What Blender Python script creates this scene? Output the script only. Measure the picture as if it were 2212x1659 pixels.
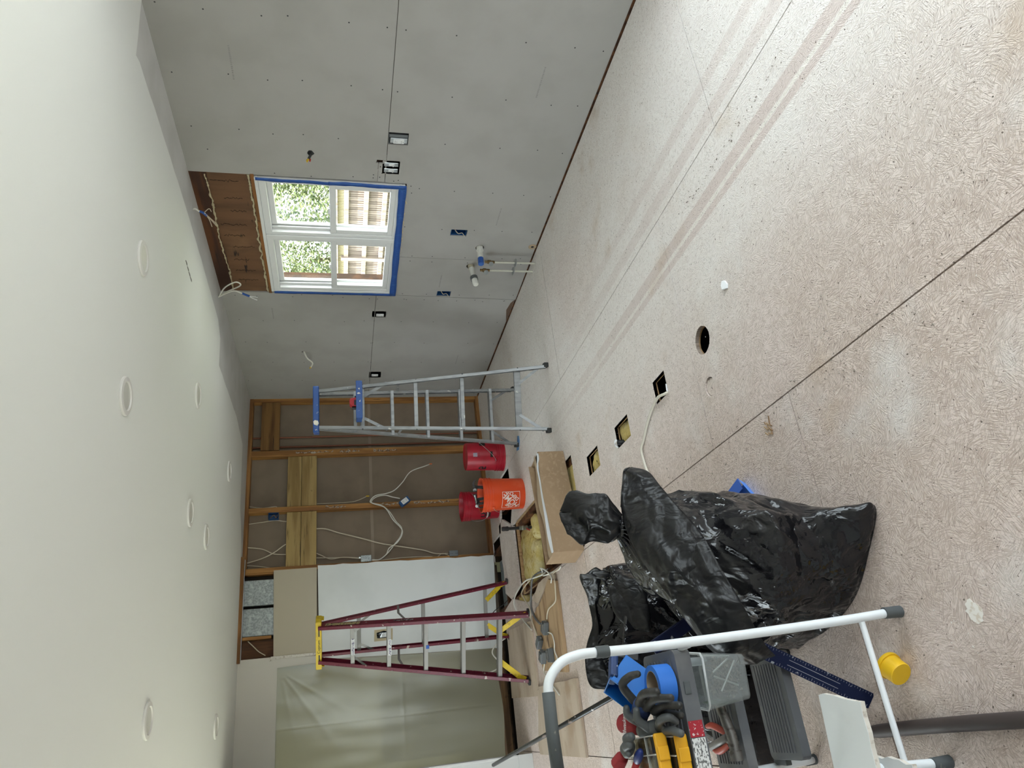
import bpy, bmesh, math, random
from mathutils import Vector, Matrix, noise, geometry
random.seed(7)
scene = bpy.context.scene
COL = scene.collection
for _o in list(bpy.data.objects): bpy.data.objects.remove(_o)

# ---------------------------------------------------------------- camera
CAM_R = Vector((0.90004859, -0.43569291, -0.00917794))   # phone held upright: this points right in the room
CAM_U = Vector((0.11130146, 0.20946107, 0.97146181))
CAM_F = Vector((0.4213366, 0.87538435, -0.23701839))
cam = bpy.data.cameras.new('camera'); cam_o = bpy.data.objects.new('camera', cam); COL.objects.link(cam_o)
cam.sensor_fit = 'HORIZONTAL'; cam.sensor_width = 36.0; cam.lens = 36.0*1532.7/2212.0
cam.clip_start = 0.02; cam.clip_end = 200
_m = Matrix.Identity(4)
for _i in range(3):
    _m[_i][0] = -CAM_U[_i]; _m[_i][1] = CAM_R[_i]; _m[_i][2] = -CAM_F[_i]
_m[2][3] = 1.55476
cam_o.matrix_world = _m
scene.camera = cam_o

# ---------------------------------------------------------------- sky, sun, daylight, exposure
world = bpy.data.worlds.new('sky'); scene.world = world; world.use_nodes = True
_bg = world.node_tree.nodes['Background']; _bg.inputs[0].default_value = (0.935, 0.965, 1.05, 1); _bg.inputs[1].default_value = 1.9
sun = bpy.data.lights.new('sun', 'SUN'); sun.energy = 8.0; sun.angle = math.radians(1.5); sun.color = (1, .95, .85)
sun_o = bpy.data.objects.new('sun', sun); COL.objects.link(sun_o)
sun_o.rotation_euler = Vector((0.25, -0.55, -0.75)).to_track_quat('-Z', 'Y').to_euler()
XL_ = -2.6
def portal(name, loc, rot, sx, sy):
    l = bpy.data.lights.new(name, 'AREA'); l.shape = 'RECTANGLE'; l.size = sx; l.size_y = sy; l.energy = 1
    l.cycles.is_portal = True
    o = bpy.data.objects.new(name, l); COL.objects.link(o); o.location = loc; o.rotation_euler = rot; return o
portal('daylight_patio_door', (3.60, 0.25, 1.06), (0, math.pi/2, 0), 2.05, 2.9)
portal('daylight_window', (3.56, 4.505, 1.59), (0, math.pi/2, 0), 1.0, 1.36)
portal('daylight_added_rear_window', (1.9, -2.56, 1.12), (math.pi/2, 0, 0), 2.6, 2.1)  # unseen opening behind the viewer, widened for more light
portal('daylight_added_left_window', (XL_-.16, 4.9, 1.35), (0, -math.pi/2, 0), 1.8, 2.8)  # added opening, brightens the far end of the room
vs = scene.view_settings
scene.display_settings.display_device = 'sRGB'
vs.view_transform = 'Standard'; vs.look = 'None'; vs.gamma = 1.0; vs.use_curve_mapping = False
vs.exposure = 2.25

# ---------------------------------------------------------------- helpers
def V(*a): return Vector(a)
def sstep(a, b, x):
    t = min(1, max(0, (x-a)/(b-a))) if a != b else float(x >= a)
    return t*t*(3-2*t)
def lerp(a, b, t): return a+(b-a)*t
def crom(pts, n=8, closed=False):
    P = [Vector(p) for p in pts]; out = []
    m = len(P); rng = range(m if closed else m-1)
    for i in rng:
        p0 = P[(i-1) % m] if (closed or i > 0) else P[0]*2-P[1]
        p1 = P[i]; p2 = P[(i+1) % m]
        p3 = P[(i+2) % m] if (closed or i+2 < m) else P[-1]*2-P[-2]
        for k in range(n):
            t = k/n
            out.append(0.5*((2*p1)+(p2-p0)*t+(2*p0-5*p1+4*p2-p3)*t*t+(3*p1-p0-3*p2+p3)*t**3))
    if not closed: out.append(P[-1].copy())
    return out
def frame_from(d, up=None):
    d = Vector(d).normalized(); up = Vector(up or (0, 0, 1))
    if abs(d.dot(up)) > .98: up = Vector((1, 0, 0))
    x = up.cross(d).normalized(); y = d.cross(x)
    return x, y, d
def rotz(a): return Matrix.Rotation(a, 4, 'Z')

class MB:
    def __init__(s): s.v = []; s.f = []
    def add(s, vs, fs, M=None):
        o = len(s.v)
        s.v += [(M @ Vector(q)) if M else Vector(q) for q in vs]
        s.f += [tuple(i+o for i in f) for f in fs]; return s
    def box(s, x0, x1, y0, y1, z0, z1, M=None):
        vs = [(x0,y0,z0),(x1,y0,z0),(x1,y1,z0),(x0,y1,z0),(x0,y0,z1),(x1,y0,z1),(x1,y1,z1),(x0,y1,z1)]
        return s.add(vs, [(0,3,2,1),(4,5,6,7),(0,1,5,4),(1,2,6,5),(2,3,7,6),(3,0,4,7)], M)
    def bar(s, p0, p1, w, t, up=None):
        p0 = Vector(p0); p1 = Vector(p1); x, y, d = frame_from(p1-p0, up); L = (p1-p0).length
        M = Matrix(((x.x,y.x,d.x,p0.x),(x.y,y.y,d.y,p0.y),(x.z,y.z,d.z,p0.z),(0,0,0,1)))
        return s.box(-w/2, w/2, -t/2, t/2, 0, L, M)
    def tube(s, pts, r, n=10, cap=True, closed=False):
        P = [Vector(p) for p in pts]; m = len(P); R = r if hasattr(r, '__len__') else [r]*m
        o = len(s.v); x = None
        for i in range(m):
            a = P[(i-1) % m] if (closed or i > 0) else P[i]; b = P[(i+1) % m] if (closed or i < m-1) else P[i]
            d = (b-a).normalized() if (b-a).length > 1e-9 else Vector((0, 0, 1))
            if x is None: x, y, _ = frame_from(d)
            else:
                x = (x-d*x.dot(d))
                x = x.normalized() if x.length > 1e-6 else frame_from(d)[0]
                y = d.cross(x)
            for k in range(n):
                t = 2*math.pi*k/n; s.v.append(P[i]+(x*math.cos(t)+y*math.sin(t))*R[i])
        for i in range(m if closed else m-1):
            j = (i+1) % m
            for k in range(n):
                l = (k+1) % n; s.f.append((o+i*n+k, o+i*n+l, o+j*n+l, o+j*n+k))
        if cap and not closed:
            s.f.append(tuple(o+k for k in range(n-1, -1, -1))); s.f.append(tuple(o+(m-1)*n+k for k in range(n)))
        return s
    def cyl(s, p0, p1, r0, r1=None, n=20): return s.tube([p0, p1], [r0, r0 if r1 is None else r1], n)
    def lathe(s, prof, n=32, M=None, a0=0, a1=2*math.pi):
        full = abs(a1-a0-2*math.pi) < 1e-6; k = n if full else n+1; o = len(s.v); M = M or Matrix.Identity(4)
        for (r, z) in prof:
            for i in range(k):
                t = a0+(a1-a0)*i/n; s.v.append(M @ Vector((r*math.cos(t), r*math.sin(t), z)))
        for j in range(len(prof)-1):
            for i in range(n):
                l = (i+1) % k; s.f.append((o+j*k+i, o+j*k+l, o+(j+1)*k+l, o+(j+1)*k+i))
        return s
    def grid(s, fn, nu, nv, cu=False):
        o = len(s.v)
        for j in range(nv+1):
            for i in range(nu if cu else nu+1): s.v.append(Vector(fn(i/nu, j/nv)))
        k = nu if cu else nu+1
        for j in range(nv):
            for i in range(nu):
                l = (i+1) % k; s.f.append((o+j*k+i, o+j*k+l, o+(j+1)*k+l, o+(j+1)*k+i))
        return s
    def prism(s, outer, holes, t0, t1, ax='z', M=None):
        """outer/holes: 2D loops; extruded from t0 to t1 along ax (z: (x,y), x: (y,z), y: (x,z))"""
        def mk(p, t):
            return {'z': (p[0], p[1], t), 'x': (t, p[0], p[1]), 'y': (p[0], t, p[1])}[ax]
        loops = [list(outer)]+[list(h) for h in holes]
        flat = [p for l in loops for p in l]
        tris = geometry.tessellate_polygon([[Vector((p[0], p[1], 0)) for p in l] for l in loops])
        o = len(s.v); n = len(flat)
        for t in (t0, t1):
            s.v += [(M @ Vector(mk(p, t))) if M else Vector(mk(p, t)) for p in flat]
        for t in tris:
            s.f.append((o+t[0], o+t[1], o+t[2])); s.f.append((o+n+t[2], o+n+t[1], o+n+t[0]))
        b = 0
        for l in loops:
            m = len(l)
            for i in range(m):
                j = (i+1) % m; s.f.append((o+b+i, o+b+j, o+n+b+j, o+n+b+i))
            b += m
        return s
    def disp(s, fn):
        s.v = [fn(v) for v in s.v]; return s
    def build(s, name, m, parent=None, smooth=None, bev=0, fix=True, solid=0, sub=0):
        me = bpy.data.meshes.new(name); off = parent.location if parent is not None else Vector((0,0,0))
        if parent is not None and parent.parent is not None: off = off+parent.parent.location
        me.from_pydata([tuple(v-off) for v in s.v], [], s.f); me.update()
        if fix:
            bm = bmesh.new(); bm.from_mesh(me); bmesh.ops.recalc_face_normals(bm, faces=bm.faces); bm.to_mesh(me); bm.free()
        if smooth is not None:
            me.polygons.foreach_set('use_smooth', [True]*len(me.polygons))
            if smooth < 180: me.set_sharp_from_angle(angle=math.radians(smooth))
        me.materials.append(m)
        o = bpy.data.objects.new(name, me); COL.objects.link(o)
        if parent is not None: o.parent = parent
        if bev:
            b = o.modifiers.new('bevel', 'BEVEL'); b.width = bev; b.segments = 2; b.limit_method = 'ANGLE'; b.angle_limit = math.radians(40)
        if solid:
            b = o.modifiers.new('solid', 'SOLIDIFY'); b.thickness = solid; b.offset = 0
        if sub:
            b = o.modifiers.new('sub', 'SUBSURF'); b.levels = sub; b.render_levels = sub
        return o

def tag(o, label, cat, group=None):
    o['label'] = label; o['category'] = cat
    if group: o['group'] = group
    return o
def struct(o, label=None, cat=None):
    o['kind'] = 'structure'
    if label: o['label'] = label
    if cat: o['category'] = cat
    return o
def thing(name, label, cat, loc=(0, 0, 0), group=None):
    o = bpy.data.objects.new(name, None); COL.objects.link(o); o.location = loc; o.empty_display_size = .1
    return tag(o, label, cat, group)
def empty_struct(name, label, cat):
    o = bpy.data.objects.new(name, None); COL.objects.link(o); return struct(o, label, cat)

def text_geo(txt, size, bold=0.0):
    cu = bpy.data.curves.new('t', 'FONT'); cu.body = txt; cu.size = size; cu.align_x = 'CENTER'; cu.align_y = 'CENTER'; cu.offset = bold
    cu.resolution_u = 3
    ob = bpy.data.objects.new('t', cu); COL.objects.link(ob)
    dg = bpy.context.evaluated_depsgraph_get(); me = bpy.data.meshes.new_from_object(ob.evaluated_get(dg))
    vs = [v.co.copy() for v in me.vertices]; fs = [tuple(p.vertices) for p in me.polygons]
    bpy.data.objects.remove(ob); bpy.data.curves.remove(cu); bpy.data.meshes.remove(me)
    return vs, fs

# ---------------------------------------------------------------- materials
def node(nt, t, **kw):
    n = nt.nodes.new(t)
    for k, v in kw.items():
        if k.startswith('i_'):
            key = k[2:]; key = int(key) if key.isdigit() else key.replace('_', ' ')
            n.inputs[key].default_value = v
        else: setattr(n, k, v)
    return n
def c4(c): return (c[0], c[1], c[2], 1)
def hexc(h):
    h = h.lstrip('#'); r = [int(h[i:i+2], 16)/255 for i in (0, 2, 4)]
    return tuple(x/12.92 if x <= .04045 else ((x+.055)/1.055)**2.4 for x in r)
MATS = {}
def mat(name, col, rough=.6, metal=0.0, spec=.5, var=(), bump=(), trans=0, alpha=1, coat=0, ior=1.45):
    """var: (scale, colour, lo, hi, detail, stretch) noise blotches; bump: (scale, strength, distance, stretch)"""
    if name in MATS: return MATS[name]
    m = bpy.data.materials.new(name); m.use_nodes = True; nt = m.node_tree; L = nt.links.new
    b = nt.nodes['Principled BSDF']
    b.inputs['Roughness'].default_value = rough; b.inputs['Metallic'].default_value = metal
    b.inputs['Specular IOR Level'].default_value = spec; b.inputs['IOR'].default_value = ior
    if trans: b.inputs['Transmission Weight'].default_value = trans
    if coat: b.inputs['Coat Weight'].default_value = coat; b.inputs['Coat Roughness'].default_value = .1
    if alpha < 1: b.inputs['Alpha'].default_value = alpha
    col = hexc(col) if isinstance(col, str) else col
    b.inputs['Base Color'].default_value = c4(col); m.diffuse_color = c4(col)
    tc = node(nt, 'ShaderNodeTexCoord'); src = None
    def coords(st):
        if not st: return tc.outputs['Object']
        mp = node(nt, 'ShaderNodeMapping'); mp.inputs['Scale'].default_value = st[:3]
        if len(st) > 3: mp.inputs['Rotation'].default_value = st[3]
        L(tc.outputs['Object'], mp.inputs[0]); return mp.outputs[0]
    for vv in var:
        sc, c2, lo, hi = vv[:4]; det = vv[4] if len(vv) > 4 else 4; st = vv[5] if len(vv) > 5 else None
        c2 = hexc(c2) if isinstance(c2, str) else c2
        n = node(nt, 'ShaderNodeTexNoise'); n.inputs['Scale'].default_value = sc; n.inputs['Detail'].default_value = det
        L(coords(st), n.inputs['Vector'])
        mr = node(nt, 'ShaderNodeMapRange'); mr.interpolation_type = 'SMOOTHSTEP'
        mr.inputs['From Min'].default_value = lo; mr.inputs['From Max'].default_value = hi
        L(n.outputs[0], mr.inputs['Value'])
        mx = node(nt, 'ShaderNodeMix', data_type='RGBA'); L(mr.outputs[0], mx.inputs[0])
        if src is None: mx.inputs[6].default_value = c4(col)
        else: L(src, mx.inputs[6])
        mx.inputs[7].default_value = c4(c2); src = mx.outputs[2]
    if src is not None: L(src, b.inputs['Base Color'])
    prev = None
    for bb in bump:
        sc, stg, dist = bb[:3]; st = bb[3] if len(bb) > 3 else None
        n = node(nt, 'ShaderNodeTexNoise'); n.inputs['Scale'].default_value = sc; n.inputs['Detail'].default_value = 4
        L(coords(st), n.inputs['Vector'])
        bp = node(nt, 'ShaderNodeBump'); bp.inputs['Strength'].default_value = stg; bp.inputs['Distance'].default_value = dist
        L(n.outputs[0], bp.inputs['Height'])
        if prev: L(prev, bp.inputs['Normal'])
        prev = bp.outputs[0]
    if prev: L(prev, b.inputs['Normal'])
    MATS[name] = m; return m
def wood(name, c1, c2, ax='x', scale=14, rough=.7, knots=True):
    st = {'x': (.08, 1, 1), 'y': (1, .08, 1), 'z': (1, 1, .08)}[ax]
    c1 = hexc(c1) if isinstance(c1, str) else c1; c2 = hexc(c2) if isinstance(c2, str) else c2
    dk = tuple(x*.45 for x in c2)
    var = [(scale*2.2, c2, .38, .62, 5, st), (scale*7, dk, .6, .78, 3, st)]
    if knots: var.append((9, dk, .70, .78, 2))
    return mat(name, c1, rough, var=var, bump=[(scale*6, .15, .002, st)])
# ---------------------------------------------------------------- shared materials
def floor_material():
    m = bpy.data.materials.new('particle_board'); m.use_nodes = True; nt = m.node_tree; L = nt.links.new
    b = nt.nodes['Principled BSDF']; b.inputs['Roughness'].default_value = .62; b.inputs['Specular IOR Level'].default_value = .35
    tc = node(nt, 'ShaderNodeTexCoord'); sp = node(nt, 'ShaderNodeSeparateXYZ'); L(tc.outputs['Object'], sp.inputs[0])
    def noise_(sc, det=4, st=None, rough=.55, dist=0.0):
        n = node(nt, 'ShaderNodeTexNoise'); n.inputs['Scale'].default_value = sc; n.inputs['Detail'].default_value = det; n.inputs['Roughness'].default_value = rough; n.inputs['Distortion'].default_value = dist
        if st:
            mp = node(nt, 'ShaderNodeMapping'); mp.inputs['Scale'].default_value = st[0]; mp.inputs['Rotation'].default_value = (0, 0, st[1])
            L(tc.outputs['Object'], mp.inputs[0]); L(mp.outputs[0], n.inputs['Vector'])
        else: L(tc.outputs['Object'], n.inputs['Vector'])
        return n.outputs[0]
    def ramp(v, lo, hi, a=0, c=1):
        r = node(nt, 'ShaderNodeMapRange', interpolation_type='SMOOTHSTEP'); L(v, r.inputs['Value'])
        r.inputs['From Min'].default_value = lo; r.inputs['From Max'].default_value = hi; r.inputs['To Min'].default_value = a; r.inputs['To Max'].default_value = c
        return r.outputs[0]
    def mul(a, c):
        n = node(nt, 'ShaderNodeMath', operation='MULTIPLY'); L(a, n.inputs[0])
        if isinstance(c, float): n.inputs[1].default_value = c
        else: L(c, n.inputs[1])
        return n.outputs[0]
    def addn(a, c):
        n = node(nt, 'ShaderNodeMath', operation='ADD'); L(a, n.inputs[0]); L(c, n.inputs[1]); return n.outputs[0]
    def mix(f, a, c, mode='MIX'):
        n = node(nt, 'ShaderNodeMix', data_type='RGBA', blend_type=mode); L(f, n.inputs[0])
        for s, k in ((a, 6), (c, 7)):
            if isinstance(s, tuple): n.inputs[k].default_value = c4(s)
            else: L(s, n.inputs[k])
        return n.outputs[2]
    # strand flakes: stretched noise turned by a random angle in every cell
    def turned(vsc, seed):
        mp = node(nt, 'ShaderNodeMapping'); mp.inputs['Location'].default_value = (seed, seed*.7, 0); L(tc.outputs['Object'], mp.inputs[0])
        wn = node(nt, 'ShaderNodeTexNoise'); wn.inputs['Scale'].default_value = vsc*1.3; L(mp.outputs[0], wn.inputs['Vector'])
        wv = node(nt, 'ShaderNodeVectorMath', operation='MULTIPLY_ADD'); L(wn.outputs[1], wv.inputs[0]); wv.inputs[1].default_value = (.9/vsc, .9/vsc, 0); L(mp.outputs[0], wv.inputs[2])
        vo = node(nt, 'ShaderNodeTexVoronoi'); vo.voronoi_dimensions = '2D'; vo.inputs['Scale'].default_value = vsc; L(wv.outputs[0], vo.inputs['Vector'])
        sr = node(nt, 'ShaderNodeSeparateColor'); L(vo.outputs['Color'], sr.inputs[0])
        an = node(nt, 'ShaderNodeMath', operation='MULTIPLY'); L(sr.outputs[0], an.inputs[0]); an.inputs[1].default_value = 6.283
        vr = node(nt, 'ShaderNodeVectorRotate', rotation_type='Z_AXIS'); L(mp.outputs[0], vr.inputs['Vector']); L(an.outputs[0], vr.inputs['Angle'])
        return vr.outputs[0], sr.outputs[1]
    def streak(vec, st, sc, det=2):
        mp = node(nt, 'ShaderNodeMapping'); mp.inputs['Scale'].default_value = st; L(vec, mp.inputs[0])
        n = node(nt, 'ShaderNodeTexNoise'); n.inputs['Scale'].default_value = sc; n.inputs['Detail'].default_value = det; L(mp.outputs[0], n.inputs['Vector']); return n.outputs[0]
    fl = None; dark = None
    for vsc, seed in ((17, 0.0), (26, 3.7), (38, 8.1)):
        vec, tone = turned(vsc, seed)
        n = ramp(streak(vec, (3, 26, 1), 9.0), .47, .62); n = addn(n, mul(tone, .35)); fl = n if fl is None else addn(fl, n)
        dk = ramp(streak(vec, (2.6, 24, 1), 11.0, 1), .675, .715); dark = dk if dark is None else addn(dark, dk)
    fl = ramp(fl, .3, 2.4)
    base = mix(fl, (.71, .60, .545), (.50, .40, .345))
    base = mix(ramp(noise_(1.1, 3), .42, .62), base, mix(fl, (.73, .62, .58), (.55, .45, .405)))       # pinkish sheets
    base = mix(mul(ramp(noise_(2.0, 5), .52, .72), .8), base, (.74, .69, .665))                        # plaster dust wiped over
    # primer overspray and brighter light painted together, paler towards the window wall
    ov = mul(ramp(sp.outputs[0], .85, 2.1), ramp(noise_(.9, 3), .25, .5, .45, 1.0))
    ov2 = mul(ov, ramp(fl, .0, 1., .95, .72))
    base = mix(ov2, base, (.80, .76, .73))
    # pink bands left where battens lay on the floor
    stripes = None
    fade = mul(ramp(sp.outputs[1], 1.8, 5.0, .9, .18), ramp(noise_(5, 4), .2, .5, .65, 1.0))
    for x0, x1, wg in ((1.842, 1.880, 1.), (1.902, 1.966, 1.), (2.195, 2.268, .6), (2.357, 2.423, .5)):
        s = mul(mul(ramp(sp.outputs[0], x0-.004, x0+.004), ramp(sp.outputs[0], x1-.004, x1+.004, 1., 0.)), wg)
        stripes = s if stripes is None else addn(stripes, s)
    base = mix(mul(stripes, fade), base, (.61, .515, .48))
    ln = mul(ramp(sp.outputs[0], 1.882, 1.886), ramp(sp.outputs[0], 1.896, 1.9, 1., 0.)); base = mix(mul(ln, fade), base, (.76, .71, .65))
    # dirt, dark strands and specks
    base = mix(mul(ramp(noise_(1.7, 4), .60, .74), .55), base, (.50, .37, .26))
    base = mix(mul(ramp(dark, 0., 1.), .62), base, (.24, .175, .145))
    base = mix(mul(ramp(noise_(95, 1), .715, .74), .9), base, (.12, .09, .07))
    base = mix(mul(ramp(noise_(70, 1), .25, .235), .6), base, (.78, .74, .70))
    L(base, b.inputs['Base Color'])
    bp = node(nt, 'ShaderNodeBump', i_Strength=.5, i_Distance=.004); L(fl, bp.inputs['Height']); L(bp.outputs[0], b.inputs['Normal'])
    MATS['particle_board'] = m; return m
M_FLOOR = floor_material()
M_PLYEDGE = wood('raw_board_edge', '#9a7a55', '#6d5238', 'x', 10, .8, False)
M_GYP = mat('gypsum_paper', (.37, .355, .335), .85, spec=.2, var=[(3, (.345, .33, .31), .4, .65, 4)], bump=[(180, .04, .001)])
M_GYPCORE = mat('gypsum_core', (.66, .62, .56), .9, var=[(60, (.40, .34, .28), .5, .7)])
M_CEIL = mat('ceiling_paint', (.80, .805, .785), .7, spec=.25, bump=[(220, .03, .001)])
M_PATCH = mat('ceiling_gypsum', (.60, .59, .585), .85, spec=.2, var=[(4, (.55, .54, .53), .4, .7)])
M_STUD = wood('stud_pine', '#a5763f', '#80562c', 'z', 9)
M_PLATE = wood('plate_pine', '#9a6d3c', '#734b27', 'x', 9)
M_JOIST = wood('joist_pine', '#6a4122', '#432714', 'x', 8)
M_BOARD = wood('blocking_pine', '#a48a58', '#846a3e', 'x', 7)
M_BACKPAPER = mat('drywall_back_paper', (.225, .175, .13), .9, spec=.15, var=[(5, (.20, .155, .115), .4, .7)])
M_WHITE = mat('white_wall_paint', (.72, .735, .73), .55, spec=.35, var=[(2.5, (.67, .685, .68), .45, .7)], bump=[(120, .03, .001)])
M_BEIGE = mat('beige_wall_paint', (.47, .415, .32), .6, spec=.3)
M_CREAM = mat('cream_wall_paint', (.60, .565, .51), .6, spec=.3)
M_DARK = mat('crawl_space_soil', (.03, .022, .016), .95)
M_GALV = mat('galvanised_duct', (.34, .36, .36), .5, .7, var=[(60, (.24, .26, .26), .42, .6, 2), (22, (.42, .44, .44), .52, .68, 3)])
M_METAL = mat('zinc_strip', (.55, .58, .60), .35, 1.0, var=[(8, (.42, .45, .46), .45, .65)])
M_VINYL = mat('white_vinyl', (.70, .70, .695), .35, spec=.5)
M_TAPE = mat('blue_masking_tape', (.018, .075, .30), .6, var=[(30, (.03, .11, .36), .5, .7)])
M_FOAM = mat('spray_foam', (.50, .43, .28), .9, bump=[(60, .8, .01)])
def glass_mat(name, tint=(.93, .97, .95), refl=.08):
    m = bpy.data.materials.new(name); m.use_nodes = True; nt = m.node_tree; nt.nodes.clear(); L = nt.links.new
    out = node(nt, 'ShaderNodeOutputMaterial'); t = node(nt, 'ShaderNodeBsdfTransparent'); t.inputs[0].default_value = c4(tint)
    g = node(nt, 'ShaderNodeBsdfGlossy'); g.inputs['Roughness'].default_value = .02
    lw = node(nt, 'ShaderNodeLayerWeight'); pw = node(nt, 'ShaderNodeMath', operation='POWER'); L(lw.outputs['Facing'], pw.inputs[0]); pw.inputs[1].default_value = 4.0
    mr = node(nt, 'ShaderNodeMath', operation='MULTIPLY_ADD'); mr.inputs[1].default_value = .55; mr.inputs[2].default_value = .04; L(pw.outputs[0], mr.inputs[0])
    mx = node(nt, 'ShaderNodeMixShader'); L(mr.outputs[0], mx.inputs[0]); L(t.outputs[0], mx.inputs[1]); L(g.outputs[0], mx.inputs[2]); L(mx.outputs[0], out.inputs[0])
    m.diffuse_color = (.8, .9, .9, .3); return m
M_GLASS = glass_mat('window_glass')

XW, YB, ZC = 3.364, 7.302, 2.479        # right wall face, back wall face, ceiling
XL, YF = -2.6, -2.4                     # left wall, wall behind the camera

# ---------------------------------------------------------------- floor
def circ(cx, cy, r, n=28, jit=0):
    return [(cx+(r+random.uniform(-jit, jit))*math.cos(2*math.pi*i/n), cy+(r+random.uniform(-jit, jit))*math.sin(2*math.pi*i/n)) for i in range(n)]
def rect(x0, x1, y0, y1): return [(x0, y0), (x1, y0), (x1, y1), (x0, y1)]
floor_o = empty_struct('floor', 'bare strand board subfloor with seams, cut holes and pale primer overspray with window-side light painted in', 'floor')
G = .0026
H_ROUND = circ(1.396, 2.474, .064, 30, .0012); H_PLUG = circ(1.184, 2.503, .042, 28)
H_SQ1 = rect(1.331, 1.452, 2.876, 3.02); H_SQ2 = rect(1.314, 1.443, 3.395, 3.602); H_SQ3 = rect(1.326, 1.456, 3.915, 4.132)
def rag(p0, p1, n, amp):
    p0 = Vector((*p0, 0)); p1 = Vector((*p1, 0)); d = (p1-p0).normalized(); q = Vector((-d.y, d.x, 0))
    return [tuple((p0.lerp(p1, i/n)+q*random.uniform(-amp, amp))[:2]) for i in range(n)]
def panel(poly, holes=(), z1=0.0, th=.019):
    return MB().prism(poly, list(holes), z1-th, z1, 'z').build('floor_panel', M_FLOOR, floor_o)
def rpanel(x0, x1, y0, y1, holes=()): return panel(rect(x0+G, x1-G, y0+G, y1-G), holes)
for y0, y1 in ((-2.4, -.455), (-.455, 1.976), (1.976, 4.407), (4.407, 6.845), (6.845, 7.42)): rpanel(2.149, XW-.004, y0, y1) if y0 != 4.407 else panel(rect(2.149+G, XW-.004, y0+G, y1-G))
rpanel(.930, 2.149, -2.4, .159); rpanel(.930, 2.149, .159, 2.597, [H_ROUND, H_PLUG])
# strip with the box openings, broken off where the wall came out
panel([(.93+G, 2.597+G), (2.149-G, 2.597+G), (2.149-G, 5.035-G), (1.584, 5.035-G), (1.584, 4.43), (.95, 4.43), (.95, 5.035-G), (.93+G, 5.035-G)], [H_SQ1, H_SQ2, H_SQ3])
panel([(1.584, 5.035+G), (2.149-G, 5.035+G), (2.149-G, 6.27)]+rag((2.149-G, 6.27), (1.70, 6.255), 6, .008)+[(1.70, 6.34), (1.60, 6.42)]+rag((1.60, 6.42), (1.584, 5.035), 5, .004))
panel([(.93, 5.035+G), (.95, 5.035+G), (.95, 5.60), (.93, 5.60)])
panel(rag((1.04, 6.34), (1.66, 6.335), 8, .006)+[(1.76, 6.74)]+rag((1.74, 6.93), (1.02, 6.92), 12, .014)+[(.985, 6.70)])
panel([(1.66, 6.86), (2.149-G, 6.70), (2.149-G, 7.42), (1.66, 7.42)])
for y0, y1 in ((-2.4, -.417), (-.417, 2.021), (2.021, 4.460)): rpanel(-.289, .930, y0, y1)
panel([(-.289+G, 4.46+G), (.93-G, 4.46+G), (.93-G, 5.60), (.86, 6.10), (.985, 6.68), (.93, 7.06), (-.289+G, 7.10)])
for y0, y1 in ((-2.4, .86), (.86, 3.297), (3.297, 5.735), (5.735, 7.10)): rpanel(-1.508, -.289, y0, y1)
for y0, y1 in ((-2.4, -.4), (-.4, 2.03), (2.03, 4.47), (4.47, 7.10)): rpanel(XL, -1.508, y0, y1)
# cut plug dropped in its hole
pl = MB().lathe([(0, -.024), (.0388, -.024), (.0388, -.0075), (.0375, -.006), (0, -.006)], 28, Matrix.Translation((1.184, 2.503, 0)) @ Matrix.Rotation(.03, 4, 'X')).build('floor_plug', M_FLOOR, floor_o, 40)
M_CUT = mat('fresh_sawn_edge', (.42, .27, .14), .85, var=[(60, (.30, .18, .09), .45, .6, 3, (1, 1, .2))])
def hole_lining(name, loop, z0=-.026, th=.004):      # thick sawn sides of an opening
    n = len(loop); cx = sum(p[0] for p in loop)/n; cy = sum(p[1] for p in loop)/n; m = MB()
    top = [(p[0], p[1], -.0015) for p in loop]; bot = [(p[0], p[1], z0) for p in loop]
    out = [(cx+(p[0]-cx)*1.0+math.copysign(th, p[0]-cx), cy+(p[1]-cy)+math.copysign(th, p[1]-cy), -.0015) for p in loop]
    m.add(top+bot, [(i, (i+1) % n, n+(i+1) % n, n+i) for i in range(n)])
    return m.build(name, M_CUT, floor_o, None, 0, False)
for lp in (H_ROUND, H_SQ1, H_SQ2, H_SQ3): hole_lining('sawn_edge', lp)
hole_lining('sawn_edge', [(.95, 4.43), (1.584, 4.43), (1.584, 6.22), (.95, 6.22)], -.03)
# joists under the broken area, crawl space floor
for x in (.965, 1.56, 2.0): MB().box(x-.02, x+.02, 4.3, 7.4, -.20, -.022).build('joist', M_JOIST, floor_o, None, .002)
for y in (5.52, 6.34): MB().box(.99, 1.54, y-.02, y+.02, -.19, -.03).build('joist', M_JOIST, floor_o, None, .002)
MB().box(.9, 1.7, 6.98, 7.03, -.16, -.03).build('joist', M_JOIST, floor_o, None, .002)
MB().box(XL-.2, XW+.3, YF-.2, 10.7, -.45, -.42).build('crawl_space_ground', M_DARK, floor_o)
MB().box(XL-.2, XW+.16, YF-.1, YF-.05, -.45, -.02).build('foundation', M_DARK, floor_o); MB().box(XL-.2, XW+.16, 7.44, 7.50, -.45, -.04).build('foundation', M_DARK, floor_o)

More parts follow.
